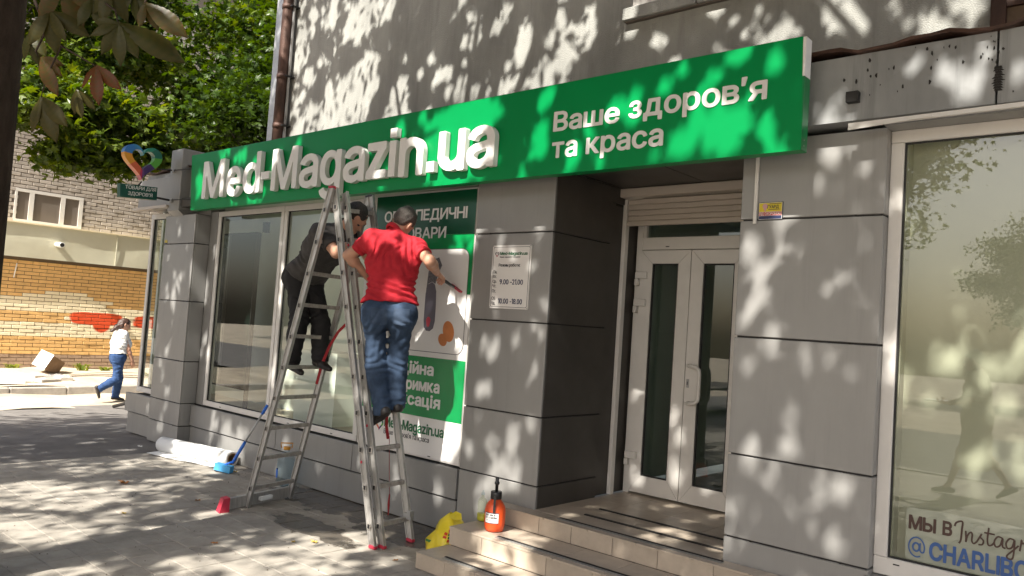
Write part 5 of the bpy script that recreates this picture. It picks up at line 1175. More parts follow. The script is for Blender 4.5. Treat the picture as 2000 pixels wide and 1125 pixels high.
def wrap(r, z0, z1, a0, a1, n=8):
    vs = [(cs[0]+r*math.cos(R(a0+(a1-a0)*k/n)), cs[1]+r*math.sin(R(a0+(a1-a0)*k/n)), cs[2]+z) for z in (z0, z1) for k in range(n+1)]
    return MB().add(vs, [(k, k+1, n+2+k, n+1+k) for k in range(n)], True)
wrap(0.0712, 0.062, 0.132, -108, -28).build('label', M['ink_blue'], sp); wrap(0.0717, 0.066, 0.128, -108, -28).build('label', M['paper'], sp)
lm = MB(); srn = random.Random(5)
for row, (z, h_, n_) in enumerate(((0.112, 0.010, 7), (0.093, 0.014, 10), (0.080, 0.006, 12), (0.071, 0.004, 12))):
    for k in range(n_):
        a0 = -103+70*k/n_; 
        if srn.random() < 0.2: continue
        w_ = 70/n_*srn.uniform(.45, .8); q = wrap(0.0722, z, z+h_*srn.uniform(.7, 1.1), a0, a0+w_, 1); lm.add(q.v, q.f)
lm.build('print_line', M['ink'], sp)
sb_ = empty('soap_bottle', (-3.775, 4.105, 0.226), 'small clear bottle with yellow liquid behind the orange sprayer', 'bottle')
c2 = (-3.775, 4.105, 0.2262); MB().lathe([(0.034, 0), (0.040, 0.005), (0.040, 0.06), (0.036, 0.09), (0.039, 0.125), (0.032, 0.15), (0.012, 0.165), (0.011, 0.18)], c2, 24, sx=1.0, sy=0.7).build('shell', M['clear_soap'], sb_)
MB().lathe([(0.031, 0.003), (0.037, 0.008), (0.037, 0.052)], c2, 20, sx=1.0, sy=0.7).build('liquid', M['soap'], sb_); MB().lathe([(0.012, 0.18), (0.013, 0.182), (0.013, 0.195), (0.006, 0.2), (0.005, 0.213)], c2, 14).build('cap', M['clear'], sb_)

# crumpled yellow carrier bag beside the steps
bg_ = empty('carrier_bag', (-3.93, 3.95, 0), 'crumpled yellow plastic bag with red and green print beside the steps', 'bag')
n, k_ = 22, 14; vs = []; rb = random.Random(9)
for i in range(k_):
    t = i/(k_-1); z = 0.003+0.262*t; r = 0.105*(1-t)**0.7+0.045*math.sin(math.pi*t)+0.020; cx = -3.935+0.030*t+0.03*math.sin(4*t); cy = 3.915+0.045*t
    for j in range(n):
        an = 2*math.pi*j/n; q = r*(1+0.16*math.sin(5*an+7*t)+0.10*math.sin(9*an-5*t+1))*(1+rb.uniform(-.05, .05)); vs.append((min(cx+q*1.05*math.cos(an), -3.803-.002*i), cy+q*0.85*math.sin(an), z+0.006*math.sin(3*an+i)*(t if i else 0)))
fs = [(i*n+j, i*n+(j+1) % n, (i+1)*n+(j+1) % n, (i+1)*n+j) for i in range(k_-1) for j in range(n)]
bag = MB().add(vs, fs, True).build('sack', M['yellow'], bg_)
MB().add([(-3.93, 3.93, .255), (-3.90, 3.97, .285), (-3.86, 3.985, .275), (-3.825, 3.96, .245), (-3.84, 3.92, .240), (-3.88, 3.90, .250), (-3.88, 3.95, .262)], [(0, 1, 6), (1, 2, 6), (2, 3, 6), (3, 4, 6), (4, 5, 6), (5, 0, 6)], True).build('fold', M['yellow'], bg_)
me = bag.data; gcol = [mat('print_red', (0.55, 0.05, 0.02), 0.4), mat('print_leaf', (0.03, 0.16, 0.03), 0.4)]
tocam = nrm(CAM-np.array((-3.93, 3.93, .1)))
cand = [p for p in me.polygons if 0.06 < p.center.z < 0.20 and np.dot(p.normal, tocam) > 0.55]
for q in range(2):
    mb_ = MB()
    for i, p in enumerate(cand):
        if (i*7) % 9 not in ((0, 4), (2, 5, 7))[q]: continue
        c_ = p.center; mb_.add([tuple(c_+(me.vertices[v].co-c_)*0.8+p.normal*0.003) for v in p.vertices], [tuple(range(len(p.vertices)))])
    if mb_.f: mb_.build('print_patch', gcol[q], bg_)

# fallen leaves on the pavers
m_dry = mat('dry_leaf', (0.30, 0.13, 0.035), 0.8, noise=(30, 0.4)); m_dry2 = mat('yellow_leaf', (0.50, 0.34, 0.06), 0.7, noise=(30, 0.3))
def fallen(x, y, s, rz, m, lab):
    pts = []; 
    for k in range(14):
        t = 2*math.pi*k/14; r = s*(1 if k % 2 else 0.55)*(1.3 if abs(math.sin(t)) < .3 else 0.8); pts.append((x+r*math.cos(t+rz), y+r*math.sin(t+rz), 0.006+0.35*s*abs(math.sin(1.5*t+rz))))
    pts.append((x, y, 0.006)); v2 = [(p[0], p[1], p[2]-.0015) for p in pts]
    fs = [(k, (k+1) % 14, 14) for k in range(14)]
    o = MB().add(pts+v2, fs+[tuple(15+i for i in reversed(f)) for f in fs]+[(k, (k+1) % 14, 15+(k+1) % 14, 15+k) for k in range(14)]).build('fallen_leaf', m); tag(o, lab, 'leaf', 'dry leaves on the pavers')
for x, y, s, rz, m, lab in ((-7.05, 3.03, .055, .4, m_dry, 'curled brown leaf alone on the sunlit pavers at left'), (-7.05, 4.08, .03, 1.0, m_dry2, 'small yellow leaf by the end of the white roll'), (-4.63, 3.33, .03, .2, m_dry2, 'yellow leaf just left of the double ladder foot'),
    (-4.72, 3.22, .018, 2.0, m_dry2, 'tiny leaf in front of the wet patch by the ladder'), (-4.98, 2.78, .024, .9, m_dry, 'brown leaf scrap at the bottom edge of the picture'), (-6.15, 3.25, .03, 1.9, m_dry, 'dark crumpled leaf left of the ladder, in tree shade'),
    (-6.05, 2.62, .022, 0.3, m_dry2, 'pale leaf bit on the pavers near the red ladder foot'), (-3.98, 3.52, .02, 1.2, m_dry, 'reddish leaf scrap right of the ladder feet'), (-8.75, 3.9, .03, 0.4, M['paper'], 'white scrap lying by the left corner of the shop')):
    fallen(x, y, s, rz, m, lab)

gr = MB(); rg = random.Random(12)
for k in range(420):
    x, y = rg.uniform(-8.2, -3.9), rg.uniform(1.6, 4.25)
    if rg.random() < 0.4: y = 4.27-abs(rg.gauss(0, .12))
    r_ = rg.uniform(.002, .007)*(1.6 if rg.random() < .08 else 1); a_ = rg.random()*6
    gr.add([(x+r_*math.cos(a_), y+r_*math.sin(a_), .0005), (x+r_*math.cos(a_+2.2), y+r_*math.sin(a_+2.2), .0005), (x+r_*math.cos(a_+4), y+r_*math.sin(a_+4), .0005), (x, y, r_*.9)], [(0, 1, 3), (1, 2, 3), (2, 0, 3), (2, 1, 0)])
tag(gr.build('grit', mat('grit', (0.10, 0.075, 0.05), 0.9, noise=(60, 0.6))), 'crumbs of dirt and bark scattered over the pavers', 'grit', None, 'stuff')

# ------------------------------------------------------------------ brick building across the yard
BX = -20.5
bb = empty('brick_building', (-20.8, 7, -0.3), 'brick building with orange patterned ground floor and grey brick above', 'building')
lw = MB().box(-21.0, BX-.012, 0, 22, -0.42, 2.44).build('lower_wall', M['mortar'], bb)
bl, bh = 0.312, 0.0832
def zone(y, z):
    if z < 0.19: return 'brown_brick'
    if z < 0.645: return 'orange_brick'
    if z < 0.935: return 'cream_brick'
    if z < 1.225: return 'orange_brick' if y < 6.75+0.25*((z-1.0)/.1 % 2) else 'cream_brick'
    if z < 1.54: return 'cream_brick' if y < 8.0-0.0*z else ('cream_brick' if z < 1.40 else 'orange_brick')
    if z < 1.63: return 'cream_brick' if 6.05 < y < 7.6 else 'orange_brick'
    if z < 1.70: return 'cream_brick' if 6.5 < y < 7.6 else 'orange_brick'
    return 'orange_brick'
def wall_bricks(parent, x, y0, y1, z0, z1, bl, bh, jw, zfun, vis, nmax, seed, dark=None):
    rb = random.Random(seed); allb = []; row = 0; z = z0
    while z+bh <= z1+.002:
        y = y0-(bl/2 if row % 2 else 0)
        while y < y1:
            a, b_ = max(y, y0), min(y+bl, y1)
            if b_-a > .05: allb.append((a, b_, z))
            y += bl
        z += bh; row += 1
    templ = {}; rest = {}; n = 0; ordr = sorted(allb, key=lambda q: 0 if vis((q[0]+q[1])/2, q[2]) else 1)
    for a, b_, z in ordr:
        if dark and dark((a+b_)/2, z+bh/2): continue
        zn = zfun((a+b_)/2, z+bh/2); full = abs((b_-a)-bl) < 1e-4; dx = rb.uniform(-.004, .006)
        if full and n < nmax and vis((a+b_)/2, z):
            if zn not in templ: templ[zn] = MB().box(-.05, 0, -bl/2+jw, bl/2-jw, -bh/2+jw, bh/2-jw, bev=0.006).mesh('brick'); templ[zn].materials.append(M[zn])
            o = bpy.data.objects.new('brick', templ[zn]); COL.objects.link(o); o.parent = parent; o.location = (x+dx, (a+b_)/2, z+bh/2); o.rotation_euler = (0, 0, rb.gauss(0, .006)); n += 1
        else: rest.setdefault(zn, MB()).box(x-.05, x+dx, a+jw, b_-jw, z+jw, z+bh-jw)
    for zn, m in rest.items(): tag(m.build('brick', M[zn], parent), kind='stuff')
wall_bricks(lw, BX, 3.0, 13.0, -0.30, 2.44, bl, bh, 0.006, zone, lambda y, z: 5.4 < y < 8.8 and 0.3 < z < 2.0, 300, 11)
fs_ = MB()
ny, nz = 60, 10; vs = []
for i in range(ny+1):
    for j in range(nz+1):
        y = 3+10*i/ny; z = 2.43+0.775*j/nz; w = 0.012*math.sin(y*2.1+1)*math.sin(z*5)+0.010*math.exp(-((y-7.3)/.25)**2-((z-2.93)/.1)**2)-0.008*math.exp(-((y-6.1)/.3)**2-((z-3.0)/.07)**2); vs.append((BX+.15+w, y, z))
fs_.add(vs, [(i*(nz+1)+j, (i+1)*(nz+1)+j, (i+1)*(nz+1)+j+1, i*(nz+1)+j+1) for i in range(ny) for j in range(nz)], True)
fs_.box(BX-.1, BX+.13, 3, 13, 2.44, 3.2)
fb_ = fs_.build('fascia_sheet', M['beige_sheet'], bb); MB().box(BX-.12, BX+.20, 3, 13, 3.205, 3.235).build('top_flashing', M['cream_brick'], fb_); MB().box(BX+.160, BX+.178, 8.03, 8.055, 2.44, 3.2).build('seam', M['beige_sheet'], fb_)
up_ = MB().box(-21.2, BX-.112, 0, 22, 3.2, 12).build('upper_wall', M['mortar2'], bb)
wins = ((5.80, 7.27, 3.25, 4.02), (6.60, 7.30, 5.15, 6.3), (8.4, 9.6, 5.2, 6.5))
wall_bricks(up_, BX-.10, 3.0, 12.5, 3.24, 9.0, 0.262, 0.0885, 0.007, lambda y, z: 'grey_brick', lambda y, z: 5.3 < y < 9.6 and 3.2 < z < 5.0, 300, 5, lambda y, z: any(a-.03 < y < b+.03 and c-.03 < z < d+.03 for a, b, c, d in wins))
for a, b_, c, d in wins:
    w_ = MB(); X = BX-.085
    for y in ((a, a+.05), (b_-.09, b_), (a+.30, a+.40), (b_-.50, b_-.40)): w_.box(X-.06, X, y[0], y[1], c, d)
    w_.box(X-.06, X+.001, a, b_, d-.07, d).box(X-.06, X+.001, a, b_, c, c+.06); w_ = w_.build('window', M['pvc'], bb)
    MB().add([(X-.03, a, c), (X-.03, b_, c), (X-.03, b_, d), (X-.03, a, d)], [(0, 1, 2, 3)]).build('pane', M['dark_panel'], w_)
sc = empty('security_camera', (BX+.15, 6.70, 2.80), 'white tube security camera on the beige fascia of the brick building', 'camera')
MB().tube([(BX+.14, 6.70, 2.80), (BX+.50, 6.69, 2.785)], 0.062, 20).build('housing', M['paper'], sc); MB().tube([(BX+.495, 6.69, 2.785), (BX+.512, 6.69, 2.784)], 0.046, 18).build('lens', M['black'], sc)
tag(MB().tube([(BX+.03, 5.90, 1.95), (BX+.06, 5.93, 2.28)], 0.012, 8).build('lamp_tube', M['paper']), 'thin white tube fixed upright on the orange bricks', 'tube')
# rubble, boards and a carton on the verge
cb_ = empty('cardboard_carton', (-19.2, 6.4, -0.1), 'tipped cardboard carton with its sunlit side painted white on the verge', 'carton')
c = np.array((-19.3, 6.42, 0.09)); ux = nrm((-0.55, 0.72, -0.36)); uz = nrm(np.array((0.05, .45, .88))); uz = nrm(uz-ux*(uz@ux)); uy = np.cross(uz, ux)
obox(c, ux, uy, uz, 0.23, 0.17, 0.16, MB()).build('carton', M['card'], cb_); obox(c-ux*.235, ux, uy, uz, 0.004, 0.17, 0.18, MB()).build('sunlit_panel', M['paper'], cb_)  # white sheet stands in for sunlight on the carton's left side
for (x, y, l, w_, h_, rz, m, lab) in ((-18.3, 5.45, .75, .45, .10, .3, 'paper', 'large crumpled white sheet at the left edge of the verge'), (-17.9, 5.95, .42, .28, .05, -.3, 'kerb', 'broken pale slab lying near the kerb'), (-18.6, 6.35, .38, .2, .06, .6, 'paper', 'white board lying beside the carton'),
                                     (-17.7, 5.2, .5, .3, .07, .1, 'paper', 'white board nearest the kerb at left'), (-18.0, 6.35, .22, .16, .10, .2, 'kerb', 'grey concrete lump behind the broken slab')):
    mb_ = MB(); vs = []; rr = random.Random(int(x*100)); nx, ny = 6, 5
    for s_ in (1, 0):
        for i in range(nx+1):
            for j in range(ny+1):
                u, v = (i/nx-.5)*2*l/2*2*.5, (j/ny-.5)*w_; e = (1-abs(i/nx*2-1)**4)*(1-abs(j/ny*2-1)**4); z = -0.16+(h_*(0.5+0.5*e)+rr.uniform(-.02, .02)*e if s_ else -.03); vs.append((x+v*math.cos(rz)-u*math.sin(rz)*-1*0.0+u*math.sin(rz), y+u*math.cos(rz)-v*math.sin(rz), z))
    N_ = (nx+1)*(ny+1); fs = [(i*(ny+1)+j, (i+1)*(ny+1)+j, (i+1)*(ny+1)+j+1, i*(ny+1)+j+1) for i in range(nx) for j in range(ny)]; bd = [j for j in range(ny+1)]+[i*(ny+1)+ny for i in range(1, nx+1)]+[nx*(ny+1)+j for j in range(ny-1, -1, -1)]+[i*(ny+1) for i in range(nx-1, 0, -1)]
    fs += [tuple(N_+q for q in reversed(f)) for f in fs]+[(bd[i], bd[(i+1) % len(bd)], N_+bd[(i+1) % len(bd)], N_+bd[i]) for i in range(len(bd))]
    tag(mb_.add(vs, fs).build('rubble_piece', M[m]), lab, 'rubble', 'rubble on the verge')
rl = empty('low_railing', (-14.7, 6.3, -0.32), 'low dark iron railing stub at the left corner of the shop', 'railing')
MB().tube([(-14.55, 5.95, -.30), (-13.0, 6.28, .12)], 0.03, 8).build('rail', M['iron'], rl); MB().tube([(-13.4, 6.35, -.3), (-13.4, 6.35, .28)], 0.035, 8).build('post', M['iron'], rl); MB().tube([(-14.0, 6.4, -.3), (-14.0, 6.4, .2)], 0.03, 8).build('post', M['iron'], rl)

# ------------------------------------------------------------------ trees
G_DARK = [(0.0, (0.012, 0.026, 0.004)), (0.5, (0.042, 0.078, 0.010)), (0.85, (0.095, 0.130, 0.016)), (1.0, (0.23, 0.22, 0.035))]
G_CHEST = [(0.0, (0.030, 0.050, 0.012)), (0.6, (0.075, 0.085, 0.020)), (0.85, (0.17, 0.12, 0.035)), (1.0, (0.22, 0.10, 0.03))]
M['leaf_maple'] = leafmat('maple_leaves', G_DARK, 0.40, 0.02); M['leaf_chest'] = leafmat('chestnut_leaves', G_CHEST, 0.28, 0.06)
M['leaf_fern'] = leafmat('ailanthus_leaves', [(0, (0.10, 0.16, 0.02)), (1, (0.30, 0.34, 0.04))], 0.4, 0.05)
M['bark2'] = mat('grey_bark', (0.085, 0.068, 0.055), 0.95, noise=(8, 0.4), streak=(1, 1, 0.3), bump=(25, 0.9))
def maple_leaf():
    ang = [90, 62, 42, 18, -5, -40, -90, -140, 185, 162, 138, 118]; rad = [1.0, .48, .88, .42, .62, .34, .22, .34, .62, .42, .88, .48]
    v = [(0, 0, 0.06)]+[(r*math.cos(R(a)), r*math.sin(R(a)), -0.10*r) for a, r in zip(ang, rad)]
    return np.array(v), np.array([(0, 1+(k+1) % 12, 1+k) for k in range(12)])
def leaflet(n=4):
    """one chestnut leaflet: narrow at the stalk, widest near the tip, folded along the midrib"""
    ts = [0.0, 0.32, 0.62, 0.82, 1.0]; ws = [0.02, 0.12, 0.20, 0.17, 0.0]; v = []; f = []
    for t, w in zip(ts[:-1], ws[:-1]): z = 0.10*math.sin(math.pi*t)-0.16*t*t; v += [(t, -w, z-.03), (t, 0, z+.025), (t, w, z-.03)]
    v.append((1.0, 0, -0.16))
    for i in range(3): a = 3*i; f += [(a, a+3, a+4), (a, a+4, a+1), (a+1, a+4, a+5), (a+1, a+5, a+2)]
    f += [(9, 12, 10), (10, 12, 11)]
    return np.array(v), np.array(f)
def scatter(tv, tf, pos, rot, size):
    n = len(pos); V = np.einsum('nij,kj->nki', rot, tv)*size[:, None, None]+pos[:, None, :]; F = tf[None]+(np.arange(n)*len(tv))[:, None, None]
    return V.reshape(-1, 3), F.reshape(-1, 3)
def limbs(base, r0, tips, seed, split):
    rb = random.Random(seed); mb = MB(); base = np.array(base, float); sp = base+np.array((0.0, 0.0, split))
    ptsT = [base+(sp-base)*t+np.array((.006*math.sin(6*t+seed), .006*math.cos(5*t), 0)) for t in np.linspace(0, 1, 9)]
    mb.tube(ptsT, [r0*(1.0-0.02*i/8+0.012*math.sin(i*2.1)) for i in range(9)], 16)
    for tp in tips:
        tp = np.array(tp); mid = sp+(tp-sp)*0.5+np.array((0, 0, 0.25*np.linalg.norm(tp-sp)*0.3)); q = [sp-np.array((0, 0, .25)), sp+(mid-sp)*.5, mid, mid+(tp-mid)*.6, tp]
        mb.tube(q, [r0*.55, r0*.38, r0*.26, r0*.15, r0*.05], 8)
    return mb
def maple(base, h, crown, rad, n, seed, label, size=0.115, split=2.2, tone=(0.0, 0.9), density=30, group='green trees behind the shop corner', ntip=8):
    global rng
    rng = np.random.default_rng(seed); o = empty('maple_tree', base, label, 'tree', group); crown = np.array(crown, float); rad = np.array(rad, float)
    cl = rng.normal(size=(density, 3)); cl /= np.linalg.norm(cl, axis=1, keepdims=True); cl *= rng.random((density, 1))**0.35; cl = crown+cl*rad*0.86
    limbs(base, h*0.016, cl[:ntip], seed, split).build('trunk', M['bark2'], o)
    k = rng.integers(0, density, n); pos = cl[k]+rng.normal(size=(n, 3))*np.array((.55, .55, .30))*rad.mean()*0.33
    rot = rotmats(n, 1.3); tv, tf = maple_leaf(); s = size*(0.55+0.9*rng.random(n)**1.5); V, F = scatter(tv, tf, pos, rot, s)
    ct = rng.random(density); tn = np.clip(tone[0]+(tone[1]-tone[0])*(0.35*ct[k]+0.65*rng.random(n)**1.3), 0, 1)
    link('crown', mesh_np('crown', V, F, M['leaf_maple'], False, np.repeat(tn, len(tv))), None, o); return o
mp1 = maple((-13.6, 9.6, -.3), 9, (-13.4, 9.2, 5.6), (2.7, 2.7, 2.9), 19000, 21, 'dense maple directly behind the left end of the sign', tone=(0, .66), density=44)
mp2 = maple((-17.2, 9.8, -.3), 10, (-17.2, 9.6, 6.4), (2.6, 2.6, 3.0), 19000, 22, 'tall maple in front of the grey brick wall', tone=(.1, .95), density=44)
maple((-12.4, 13.5, -.3), 9, (-12.6, 13.0, 6.0), (3.4, 3.0, 4.4), 13000, 23, 'dark maple beside the drainpipe', size=.15, tone=(0, .5), density=40)
maple((-19.0, 13.5, -.3), 12, (-18.6, 13.4, 8.5), (4.4, 3.6, 4.8), 13000, 24, 'large maple farthest back behind the other maples', size=.17, tone=(.05, .9), density=40)
maple((-18.4, 3.2, -.15), 9, (-17.6, 5.6, 7.3), (1.8, 2.3, 2.2), 16000, 25, 'yellowish maple above the upper window of the brick building', tone=(.35, 1.0), density=40, ntip=4)
maple((-14.6, 6.95, -.3), 6, (-15.4, 5.3, 4.65), (1.1, 1.8, .95), 8500, 26, 'low olive maple hanging over the window of the brick building', size=.12, tone=(.45, .95), density=26, ntip=0)
maple((-23, 16, -.3), 12, (-25, 15, 10), (5, 8, 8), 14000, 27, 'far maple rising over the roof of the brick building', size=.26, tone=(.1, .9), density=50)

def copy_tree(src, loc, rz, sc_, label):
    r = src.copy(); COL.objects.link(r); r.location = loc; r.rotation_euler = (0, 0, rz); r.scale = (sc_, sc_, sc_); r['label'] = label; r['group'] = 'street trees mirrored in the glass'
    for ch in src.children: c = ch.copy(); COL.objects.link(c); c.parent = r
    return r
for loc, rz, k, lab in (((-19.5, -7.5, -.3), 0.4, 0, 'street maple nearest the left corner, seen only mirrored in glass'), ((-14.5, -9.0, -.2), 2.1, 1, 'street maple between the other two, seen only mirrored in glass'), ((-25, -4.0, -.3), 3.3, 1, 'street maple farthest left, seen only mirrored in glass'), ((-8.5, -12.5, -.2), 1.2, 0, 'street maple across the road, seen only mirrored in glass'), ((-1.5, -13.5, -.2), 4.2, 1, 'street maple opposite the entrance, seen only mirrored in glass'), ((-20, -15, -.2), 0.2, 1, 'street maple left of the one across the road, seen only mirrored in glass'), ((-30, -12, -.2), 5.0, 0, 'street maple at the far end of the row, seen only mirrored in glass'), ((-13.5, -18, -.2), 2.7, 0, 'street maple in front of the pale house, seen only mirrored in glass'), ((5, -17, -.2), 1.9, 0, 'street maple right of the entrance axis, seen only mirrored in glass'), ((-24, -24, -.2), 1.1, 2, 'big far maple at the left of the back row, seen only mirrored in glass'), ((-12, -27, -.2), 2.6, 2, 'big far maple in the middle of the back row, seen only mirrored in glass'), ((0, -25, -.2), 4.6, 2, 'big far maple at the right of the back row, seen only mirrored in glass'), ((-36, -20, -.2), 0.3, 2, 'big far maple down the street, seen only mirrored in glass')):
    copy_tree((mp1, mp2, mp1)[k], loc, rz, 1.0 if k < 2 else 1.7, lab)

# ailanthus sapling: long feathery leaves beside the end pilaster
fe = empty('feathery_sapling', (-15.9, 9.0, -.2), 'yellow-green sapling with feathery leaves at the left end of the shop', 'plant')
st_ = MB(); lv = []; lf = []; tn = []; rs_ = random.Random(4)
fr_ = [((-16.2, 8.75, 2.15), (-16.0, 7.75, 2.2)), ((-16.2, 8.75, 1.95), (-16.0, 7.85, 1.78)), ((-16.3, 8.9, 1.2), (-16.0, 8.15, 1.0)), ((-16.3, 8.9, .9), (-16.0, 8.1, .72)), ((-16.3, 8.9, .5), (-16.0, 8.2, .4)), ((-16.4, 9, 2.6), (-16.1, 8.2, 3.0)), ((-16.4, 9, 1.6), (-16.1, 8.5, 1.4)), ((-16.4, 9, .6), (-16.1, 8.5, .2)), ((-16.4, 9.1, 3.1), (-16, 8.6, 3.3)), ((-16.4, 9, 2.2), (-15.7, 8.8, 2.5))]
st_.tube([(-16.4, 9.05, -.3), (-16.4, 9.0, 1.2), (-16.4, 9.0, 3.3)], [.04, .03, .012], 8)
for a, b in fr_:
    a = np.array(a); b = np.array(b); st_.tube([a, (a+b)/2+np.array((0, 0, .05)), b], [.010, .007, .003], 5); d = nrm(b-a); s_ = nrm(np.cross(d, (0.6, 0, .8))); n = 13
    for i in range(n):
        t = 0.12+0.86*i/n; p = a+(b-a)*t+np.array((0, 0, .05*math.sin(math.pi*t)))
        for q in (-1, 1):
            e = p+(s_*q*0.95+d*0.45+np.array((0, 0, -.15)))*0.15*(1-.45*abs(t-.45)); w = d*0.026; k = len(lv); lv += [p, p+(e-p)*.45+w, e, p+(e-p)*.45-w]; lf += [(k, k+1, k+2), (k, k+2, k+3)]; tn += [rs_.random()]*4
st_.build('stem', M['bark2'], fe); link('leaves', mesh_np('leaves', np.array(lv), np.array(lf), M['leaf_fern'], False, np.array(tn)), None, fe)
# weeds on the verge
for (x, y, s, lab) in ((-19.9, 7.35, .22, 'tuft of yellow-green weeds at the foot of the brick wall'), (-19.6, 7.75, .18, 'smaller weed tuft right of the larger tuft by the wall'), (-20.0, 5.9, .2, 'weed tuft behind the carton'), (-18.6, 8.3, .12, 'low weeds on the sand behind the walking woman')):
    w_ = MB(); rs_ = random.Random(int(-x*10)); lv = []; lf = []; tn = []
    for i in range(46):
        an = rs_.random()*6.28; l = s*rs_.uniform(.5, 1.2); d = np.array((math.cos(an), math.sin(an), 0)); p = np.array((x, y, -.16))+d*rs_.random()*s*.5; m_ = p+d*l*.35+np.array((0, 0, l*.75)); e = p+d*l*.9+np.array((0, 0, l*.7)); sd_ = np.array((-d[1], d[0], 0))*.018; k = len(lv)
        lv += [p-sd_*.5, p+sd_*.5, m_+sd_, m_-sd_, e]; lf += [(k, k+1, k+2), (k, k+2, k+3), (k+3, k+2, k+4)]; tn += [rs_.random()]*5
    o = link('weed_tuft', mesh_np('weed_tuft', np.array(lv), np.array(lf), M['leaf_fern'], False, np.array(tn))); tag(o, lab, 'weeds', 'weeds on the verge')

# horse chestnuts along the footpath: one trunk shows at the left edge, the crowns overhead shade the shop front
_S = SUN_DIR; _side = np.cross(_S, (0, 0, 1)); _side /= np.linalg.norm(_side); _upv = np.cross(_side, _S)
